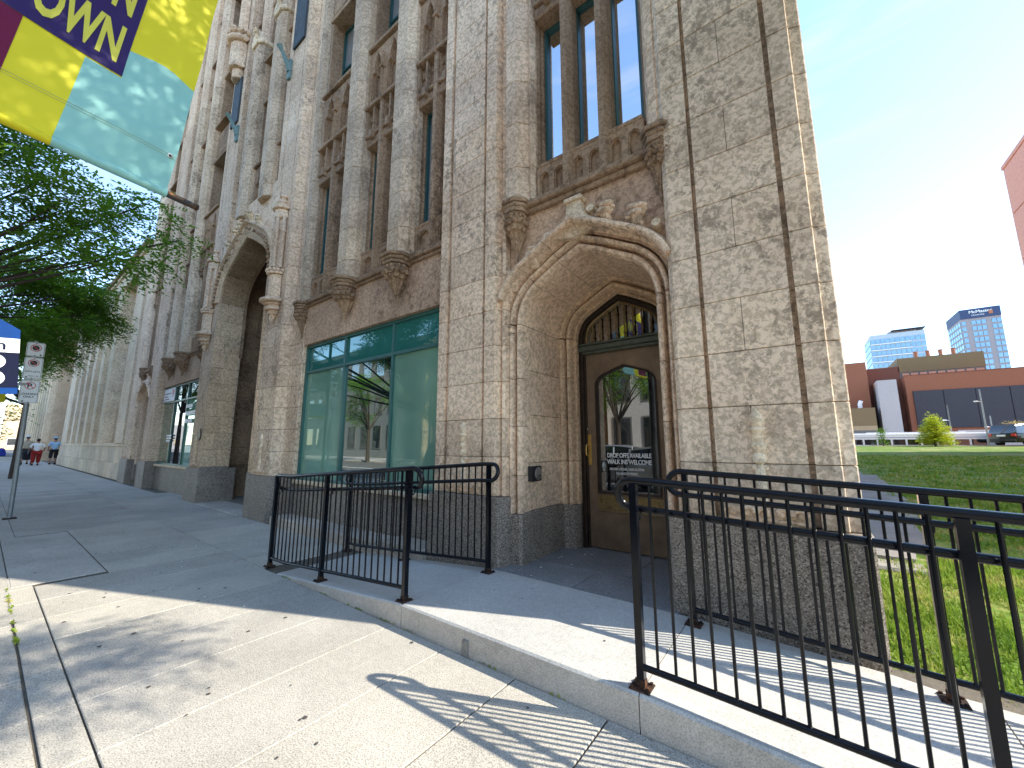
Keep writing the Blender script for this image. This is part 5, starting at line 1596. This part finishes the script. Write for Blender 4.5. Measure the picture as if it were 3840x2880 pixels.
def mesh_quads(V, name, mats, parent, org, split=None, seed=1):
    me = bpy.data.meshes.new(name); n = len(V) // 4
    V = V - np.array(org)
    me.vertices.add(len(V)); me.vertices.foreach_set('co', V.ravel().astype(np.float32))
    me.loops.add(n * 4); me.loops.foreach_set('vertex_index', np.arange(n * 4, dtype=np.int32))
    me.polygons.add(n); me.polygons.foreach_set('loop_start', np.arange(n, dtype=np.int32) * 4); 
    for m in mats: me.materials.append(MATS[m])
    if len(mats) > 1:
        rs = np.random.RandomState(seed); me.polygons.foreach_set('material_index', (rs.rand(n) < split).astype(np.int32))
    me.update(calc_edges=True); me.validate()
    ob = bpy.data.objects.new(name, me); COL.objects.link(ob); 
    if parent is not None: ob.parent = parent
    return ob
def tree(base, blobs, label, n=1500, size=.05, trunk=.14, fork=2.0, mats=('leaf_green',), split=.2, seed=1, per=14, droop=.35, group=None, lean=(0, 0)):
    T = empty('tree', base, label, 'tree', group)
    bx, by, bz = base
    fk = Vector((bx + lean[0], by + lean[1], bz + fork))
    m = MB(); m.tube([base, (bx + lean[0] * .3, by + lean[1] * .3, bz + fork * .5), tuple(fk)], [trunk * 1.25, trunk, trunk * .85], 10); m.build('trunk', 'bark', T, smooth=True)
    rr = random.Random(seed)
    for c, r, *w in blobs:
        c = Vector(c); mid = fk.lerp(c, .5) + Vector((rr.uniform(-.2, .2), rr.uniform(-.2, .2), rr.uniform(.0, .35)))
        mm = MB(); mm.tube([fk, mid, c], [trunk * .5, trunk * .28, trunk * .1], 6)
        for k in range(4):
            q = c + Vector((rr.uniform(-1, 1) * r[0], rr.uniform(-1, 1) * r[1], rr.uniform(-.5, .6) * r[2]))
            mm.tube([mid.lerp(c, rr.uniform(.3, .9)), q], [trunk * .12, trunk * .03], 4, cap=False)
        mm.build('limb', 'bark', T, smooth=True)
    V = leaf_cloud(blobs, n, size, seed, per=per, droop=droop)
    mesh_quads(V, 'crown', mats, T, base, split, seed)
    return T
# honey locust reaching in from the left
bl = []
pts9 = [(-.131, 5.933), (.021, 4.65), (.645, 5.034), (1.25, 5.6), (.396, 3.761), (.186, 3.262), (.874, 4.403), (.692, 3.705), (.378, 2.741), (.832, 3.36), (1.75, 5.12), (1.25, 4.6), (-.291, 5.822), (.2, 5.5), (.45, 4.4), (0, 3.9), (.1, 2.95), (.55, 3.15), (.3, 5.1), (.95, 5.3)]
rb = random.Random(5)
for y, z in pts9:
    f = rb.uniform(.92, 1.12) if (y > .9 or z > 4.2) else rb.uniform(1.5, 1.75)
    bl.append(((-9 * f, y * f, CAMH + (z - CAMH) * f), (.55 * f, .34 * f, .17 * f) if y < .95 else (.5, .26, .15)))
for k in range(14): bl.append(((-10 + rb.uniform(-2.5, 2), rb.uniform(-4, -1.2), rb.uniform(4.2, 7.2)), (.9, .7, .3)))
tree((-10.6, -1.9, -.01), bl, 'green honey locust tree reaching in from the left below the banner', n=12500, size=.075, trunk=.09, fork=2.5, mats=('leaf_green', 'leaf_bright'), split=.12, seed=11)
bl = [((-27 + rb.uniform(-2.5, 2.5), rb.uniform(-2.6, .9), rb.uniform(4, 9)), (1.3, 1.0, .6)) for k in range(16)]
tree((-26, .95, -.01), bl, 'street tree with a dark trunk further down the pavement behind the parking signs', n=3600, size=.11, trunk=.10, fork=3, seed=12, per=10)
bl = [((-60 + rb.uniform(-5, 5), rb.uniform(-6, .8), rb.uniform(2.2, 6)), (2.0, 1.6, 1.0)) for k in range(16)]
tree((-60, -1.5, -.05), bl, 'sunlit bright green tree far down the street', n=900, size=.28, trunk=.25, fork=2, mats=('leaf_bright', 'leaf_yellow'), split=.15, seed=13, per=8)
# tree on the pavement to the right, out of view: it dapples the banner and the near pavement
bl = []
for (x, y, z, r) in ((2.7, 3.25, 5.6, .55), (1.9, 2.9, 5.1, .5), (3.1, 2.9, 6.1, .6), (2.2, 2.6, 6.3, .6), (.2, 1.6, 6.5, .7), (-.3, 1.5, 6.2, .6), (.7, 1.9, 6.9, .7), (1.3, 1.9, 6.4, .6), (-.5, 1.3, 6.8, .6), (4.6, 1.6, 6.4, .9), (5.6, .4, 6.8, 1.1), (6.6, -1.2, 6.2, 1.1), (3.6, .4, 7.2, 1), (2.0, 1.2, 7.0, .7), (5.2, -2.2, 7, 1), (.2, 1.6, 7.2, .6)):
    bl.append(((x, y, z), (r, r * .8, r * .45)))
tree((5.4, -.4, -.01), bl, 'honey locust tree to the right of the viewer that dapples the pavement', n=4600, size=.065, trunk=.1, fork=3, seed=21)
for i, (x, y, lab) in enumerate(((-6.5, -1.9, 'leafy street tree reflected in the shop window'), (1.5, -13.6, 'street tree across the road facing the doorway'), (-14, -13.6, 'street tree across the road by the columned building'), (-8.6, -12.6, 'broad street tree across the road between the two nearest ones'), (-22, -13, 'street tree across the road left of the columned building'), (-29.5, -12.4, 'street tree across the road by the dark grey shops'))):
    bl = [((x + rb.uniform(-1.8, 1.8), y + rb.uniform(-1.6, 1.0 if i == 0 else 1.6), rb.uniform(3.4 if i else 4.8, 7.5)), (.9, .8, .5)) for k in range(12)]
    if i == 0: bl = [(( min(b[0][0], -5.6), min(b[0][1], -1.6), b[0][2]), b[1]) for b in bl]
    tree((x, y if i else y, -.05), bl, lab, n=1500, size=.11, trunk=.14, fork=2.6, mats=('leaf_bright', 'leaf_green'), split=.5, seed=30 + i, per=10)
# yellow tree and sapling by the far kerb
bl = []
for k in range(26):
    t = k / 25; rad = 1.15 * (1 - t) ** .7 + .12
    a = k * 2.4; bl.append(((10.95 + math.cos(a) * rad * .6, 60.5 + math.sin(a) * rad * .6, 1.65 + 2.75 * t), (rad * .55 + .1, rad * .55 + .1, .3)))
tree((10.9, 60.5, 1.1), bl, 'rounded bright yellow tree in front of the white bus', n=2200, size=.13, trunk=.09, fork=.7, mats=('leaf_yellow', 'leaf_bright'), split=.12, seed=41, per=7, droop=.1)
bl = [((6.9 + rb.uniform(-.25, .25), 61 + rb.uniform(-.25, .25), 1.5 + 1.5 * k / 9), (.28, .28, .25)) for k in range(10)]
tree((6.9, 61, 1.15), bl, 'slim green sapling left of the yellow tree', n=300, size=.1, trunk=.05, fork=.5, mats=('leaf_bright',), seed=42, per=6, droop=.1)
bl = [((18.5 + k * .55, 69, 3.2 + rb.uniform(0, .5)), (.5, .4, .5)) for k in range(9)]
tree((20.5, 69, 1.1), bl, 'dry golden bush behind the black estate car', n=400, size=.12, trunk=.05, fork=.8, mats=('leaf_dry',), seed=43, per=6, droop=.1)
# grass: blades over the near lawn, thinning with distance
def grass():
    rs = np.random.RandomState(4)
    P = []
    for (n, x0, x1, y0, y1, h, w) in ((26000, .28, 3.4, 3.2, 7.5, .045, .007), (24000, .28, 6.5, 7.5, 16, .05, .016), (16000, 1.0, 12, 16, 36, .07, .035)):
        x = rs.uniform(x0, x1, n); y = rs.uniform(y0, y1, n)
        # clumps and bare patches
        q = np.sin(x * 2.3 + np.sin(y * 1.7) * 1.3) + np.sin(y * 2.9 + x * .7) + np.sin(x * 6.1 + y * 4.3) * .6
        keep = q + rs.normal(size=n) * .5 > -.9
        edge = .95 + (y - 5) * .058
        keep &= ~((y > 6.6) & (y < 23) & (x < edge + rs.normal(size=n) * .03)) & (x < y * .36 + .6)
        x, y = x[keep], y[keep]; k = len(x)
        z = -.06 + .0215 * np.maximum(0, y - 4); hh = h * rs.uniform(.4, 1.3, k) * (1 + .4 * np.clip(q[keep], -1, 1)); a = rs.uniform(0, np.pi * 2, k); b = rs.uniform(0, .8, k) * hh
        dx, dy = np.cos(a) * w, np.sin(a) * w; lx, ly = -np.sin(a) * b + rs.normal(size=k) * b * .4, np.cos(a) * b
        P.append(np.stack([np.stack([x - dx, y - dy, z], 1), np.stack([x + dx, y + dy, z], 1), np.stack([x + dx * .3 + lx, y + dy * .3 + ly, z + hh], 1), np.stack([x - dx * .3 + lx, y - dy * .3 + ly, z + hh], 1)], 1).reshape(-1, 3))
    o = mesh_quads(np.concatenate(P), 'grass', ('grass_blade',), None, (0, 0, 0))
    o['kind'] = 'stuff'; tag(o, 'patchy green grass of the lawn beside the corner', 'grass')
grass()
def weeds():
    rs = np.random.RandomState(9); V = []
    for (x0, x1, y, n) in ((-6.3, -2.9, .322, 110), (-4.7, -1, 2.077, 90), (.3, 1.0, 3.17, 150), (-4.4, -3.6, 3.14, 60)):
        cx_ = rs.uniform(x0, x1, n // 12 + 1)
        for k in range(n):
            c = cx_[rs.randint(len(cx_))]; x = c + rs.normal() * .05; a = rs.uniform(0, 6.28); h = rs.uniform(.005, .018); w = .004
            dx, dy = math.cos(a) * w, math.sin(a) * w; yy = y + rs.normal() * .006
            V += [(x - dx, yy - dy, 0), (x + dx, yy + dy, 0), (x + dx * 3 + dy * 2, yy + dy * 3 - dx, h), (x - dx + dy * 3, yy - dy * 2, h)]
    o = mesh_quads(np.array(V), 'weeds', ('grass_blade',), None, (0, 0, 0)); o['kind'] = 'stuff'; tag(o, 'small weeds growing in the paving joints', 'weeds')
weeds()
# gum spots and litter on the paving
m = MB(); rg = random.Random(14)
for k in range(70):
    x, y = rg.uniform(-9, -.2), rg.uniform(.5, 2.0); r = rg.uniform(.006, .016)
    n = 9; m.add([(x + r * rg.uniform(.75, 1.15) * math.cos(2 * math.pi * i / n), y + r * rg.uniform(.75, 1.15) * math.sin(2 * math.pi * i / n), .0045) for i in range(n)], [tuple(range(n))])
for k in range(10):
    x = rg.uniform(-2.6, 0.6); y = rg.uniform(2.15, 3.5); r = .008
    n = 8; m.add([(x + r * math.cos(2 * math.pi * i / n), y + r * math.sin(2 * math.pi * i / n), (zr(x) + .006 if y < 3.13 else .1695)) for i in range(n)], [tuple(range(n))])
o = m.build('gum_spots', 'gum', None, kind='stuff'); tag(o, 'dark dried gum spots on the paving slabs', 'gum spots')
m = MB()
for k in range(26):
    x, y = (rg.uniform(-8, -4), rg.uniform(1.2, 3)) if k < 14 else (rg.uniform(-2.6, -2.0), rg.uniform(3.2, 4.2))
    m.ball((x, y, .008 + (.166 if k >= 14 else 0)), .007, 5, 3, (1.3, 1, .5), .3)
o = m.build('litter', 'litter', None, kind='stuff'); tag(o, 'tiny scraps of pale litter on the pavement and landing', 'litter')

# ------------------------------------------------------------------ people
def skin(name, joints, edges, mat, parent, sub=1):
    me = bpy.data.meshes.new(name); o = parent
    org = Vector(ROOTS.get(parent.name, (0, 0, 0)))
    me.from_pydata([tuple(Vector(j[0]) - org) for j in joints], edges, [])
    ob = bpy.data.objects.new(name, me); COL.objects.link(ob)
    md = ob.modifiers.new('s', 'SKIN')
    for v, j in zip(me.skin_vertices[0].data, joints): v.radius = j[1] if hasattr(j[1], '__len__') else (j[1], j[1])
    me.skin_vertices[0].data[0].use_root = True
    md.use_smooth_shade = True
    ob.modifiers.new('b', 'SUBSURF').levels = sub; ob.modifiers['b'].render_levels = sub
    m2 = bpy.data.meshes.new_from_object(ob.evaluated_get(bpy.context.evaluated_depsgraph_get()))
    bpy.data.objects.remove(ob); m2.name = name
    m2.materials.clear(); m2.materials.append(MATS[mat])
    r = bpy.data.objects.new(name, m2); COL.objects.link(r); r.parent = parent; return r
def person(x, y, h, label, shirt, trousers, hair='hair', cap=None, wide=1.0, shorts=False, stride=.12, arms=(.0, .0), z=0):
    P = empty('person', (x, y, z), label, 'person')
    s = h / 1.75
    def J(dx, dy, dz, r): return ((x + dx * s, y + dy * s, z + dz * s), (r * s if not hasattr(r, '__len__') else (r[0] * s, r[1] * s)))
    w = wide; st_ = stride
    # they walk away from the viewer, towards -X
    j = [J(0, 0, .95, (.13 * w, .1 * w)), J(0, 0, 1.15, (.13 * w, .1 * w)), J(0, 0, 1.36, (.15, .1)), J(0, 0, 1.47, .06), J(0, 0, 1.55, .055), J(0, 0, 1.65, (.08, .095)), J(0, 0, 1.72, .06),
         J(0, -.1 * w, .88, .09 * w), J(st_ * .6, -.12, .5, .06), J(st_ * 1.4, -.12, .09, .042), J(st_ * 1.4 - .13, -.12, .04, .035),
         J(0, .1 * w, .88, .09 * w), J(-st_, .12, .5, .06), J(-st_ * .9, .12, .09, .042), J(-st_ * .9 - .13, .12, .04, .035),
         J(0, -.18 * w, 1.40, .055), J(.03, -.26 * w, 1.14, .045), J(-.10 - arms[0], -.25 * w, .93 + arms[0] * .5, .035), J(-.15 - arms[0], -.24 * w, .85 + arms[0] * .5, .035),
         J(0, .18 * w, 1.40, .055), J(.03, .26 * w, 1.14, .045), J(-.10 - arms[1], .25 * w, .93 + arms[1] * .5, .035), J(-.15 - arms[1], .24 * w, .85 + arms[1] * .5, .035)]
    e = [(0, 1), (1, 2), (2, 3), (3, 4), (4, 5), (5, 6), (0, 7), (7, 8), (8, 9), (9, 10), (0, 11), (11, 12), (12, 13), (13, 14), (2, 15), (15, 16), (16, 17), (17, 18), (2, 19), (19, 20), (20, 21), (21, 22)]
    skin('body', j, e, 'skin', P)
    g = lambda i, k: (j[i][0], tuple(q * k for q in j[i][1]) if hasattr(j[i][1], '__len__') else j[i][1] * k)
    el = lambda a, b, t: tuple(Vector(a).lerp(Vector(b), t))
    jj = [g(1, 1.25), g(0, 1.3), g(2, 1.2), g(3, 1.05), g(15, 1.35), (el(j[15][0], j[16][0], .9), .065 * s), g(19, 1.35), (el(j[19][0], j[20][0], .9), .065 * s)]
    skin('shirt', jj, [(0, 1), (0, 2), (2, 3), (2, 4), (4, 5), (2, 6), (6, 7)], shirt, P)
    t_ = .75 if shorts else .93
    jj = [g(0, 1.28), g(7, 1.25), (j[8][0], .095 * s * w), (el(j[8][0], j[9][0], .35 if shorts else .85), .08 * s * w ** .5), g(11, 1.25), (j[12][0], .095 * s * w), (el(j[12][0], j[13][0], .35 if shorts else .85), .08 * s * w ** .5)]
    skin('trousers', jj, [(0, 1), (1, 2), (2, 3), (0, 4), (4, 5), (5, 6)], trousers, P)
    for a, b in ((9, 10), (13, 14)):
        MB().tube([Vector(j[a][0]) + Vector((.04, 0, -.045 * s)), Vector(j[b][0]) + Vector((-.03, 0, 0))], [.055 * s, .045 * s], 8).build('shoe', 'cloth_black', P, smooth=True)
    c = Vector(j[5][0])
    MB().ball((c.x + .015, c.y, c.z + .03 * s), .105 * s, 10, 8, (1.05, .9, 1.0)).build('hair', hair, P, smooth=True)
    if cap:
        m = MB(); m.ball((c.x, c.y, c.z + .065 * s), .118 * s, 10, 8, (1.1, 1, .75)); m.box(c.x - .22 * s, c.x - .05 * s, c.y - .07 * s, c.y + .07 * s, c.z + .05 * s, c.z + .065 * s, .004); m.build('cap', cap, P, smooth=True)
    return P
person(-42.4, 3.15, 1.86, 'man in a light blue shirt, black shorts and pale cap walking away', 'cloth_lightblue', 'cloth_black', cap='cloth_lightblue', shorts=True, stride=.1)
person(-40.9, 2.30, 1.72, 'woman in a white top and long red trousers pushing a stroller', 'cloth_white', 'cloth_red', wide=1.3, stride=.06, arms=(.2, .2))
person(-44.0, 1.98, 1.95, 'man with a white cap, pale vest and grey sleeves behind the sign post', 'cloth_tan', 'cloth_black', cap='cloth_white', shorts=True, stride=.14)
person(-95, .6, 1.75, 'distant person in blue standing far down the street', 'cloth_blue', 'cloth_black', stride=.02)
sk = empty('stroller', (-41.6, 1.95, 0), 'dark stroller with small wheels pushed by the woman in red trousers', 'stroller')
m = MB(); m.box(-41.9, -41.35, 1.75, 2.15, .35, .75, .08); m.build('seat', 'cloth_black', sk)
MB().lathe([(.28, .72), (.27, .86), (.18, .98), (.01, 1.03)], -41.62, 1.95, 12).build('hood', 'cloth_black', sk, smooth=True)
MB().tube([(-41.9, 1.95, .3), (-41.3, 1.95, .75), (-41.12, 1.95, 1.0)], .018, 6).build('frame', 'galvanised', sk)
for xx in (-42.0, -41.25):
    for yy in (1.73, 2.17):
        w = MB(); w.lathe([(.04, -.02), (.11, -.02), (.12, 0), (.11, .02), (.04, .02)], 0, 0, 14); w.v = [(xx + a, yy + c, .12 + b) for a, b, c in w.v]; w.build('wheel', 'rubber', sk, smooth=True)
mb_ = MB().box(-78.4, -77.7, 1.2, 2.0, -.05, .5, .05); mb_.lathe([(.35, .5), (.3, .75), (.15, .9), (.01, .93)], -78.05, 1.6, 12)
tag(mb_.build('mail_box', 'cloth_blue', None), 'small blue street box far down the pavement', 'mail box')
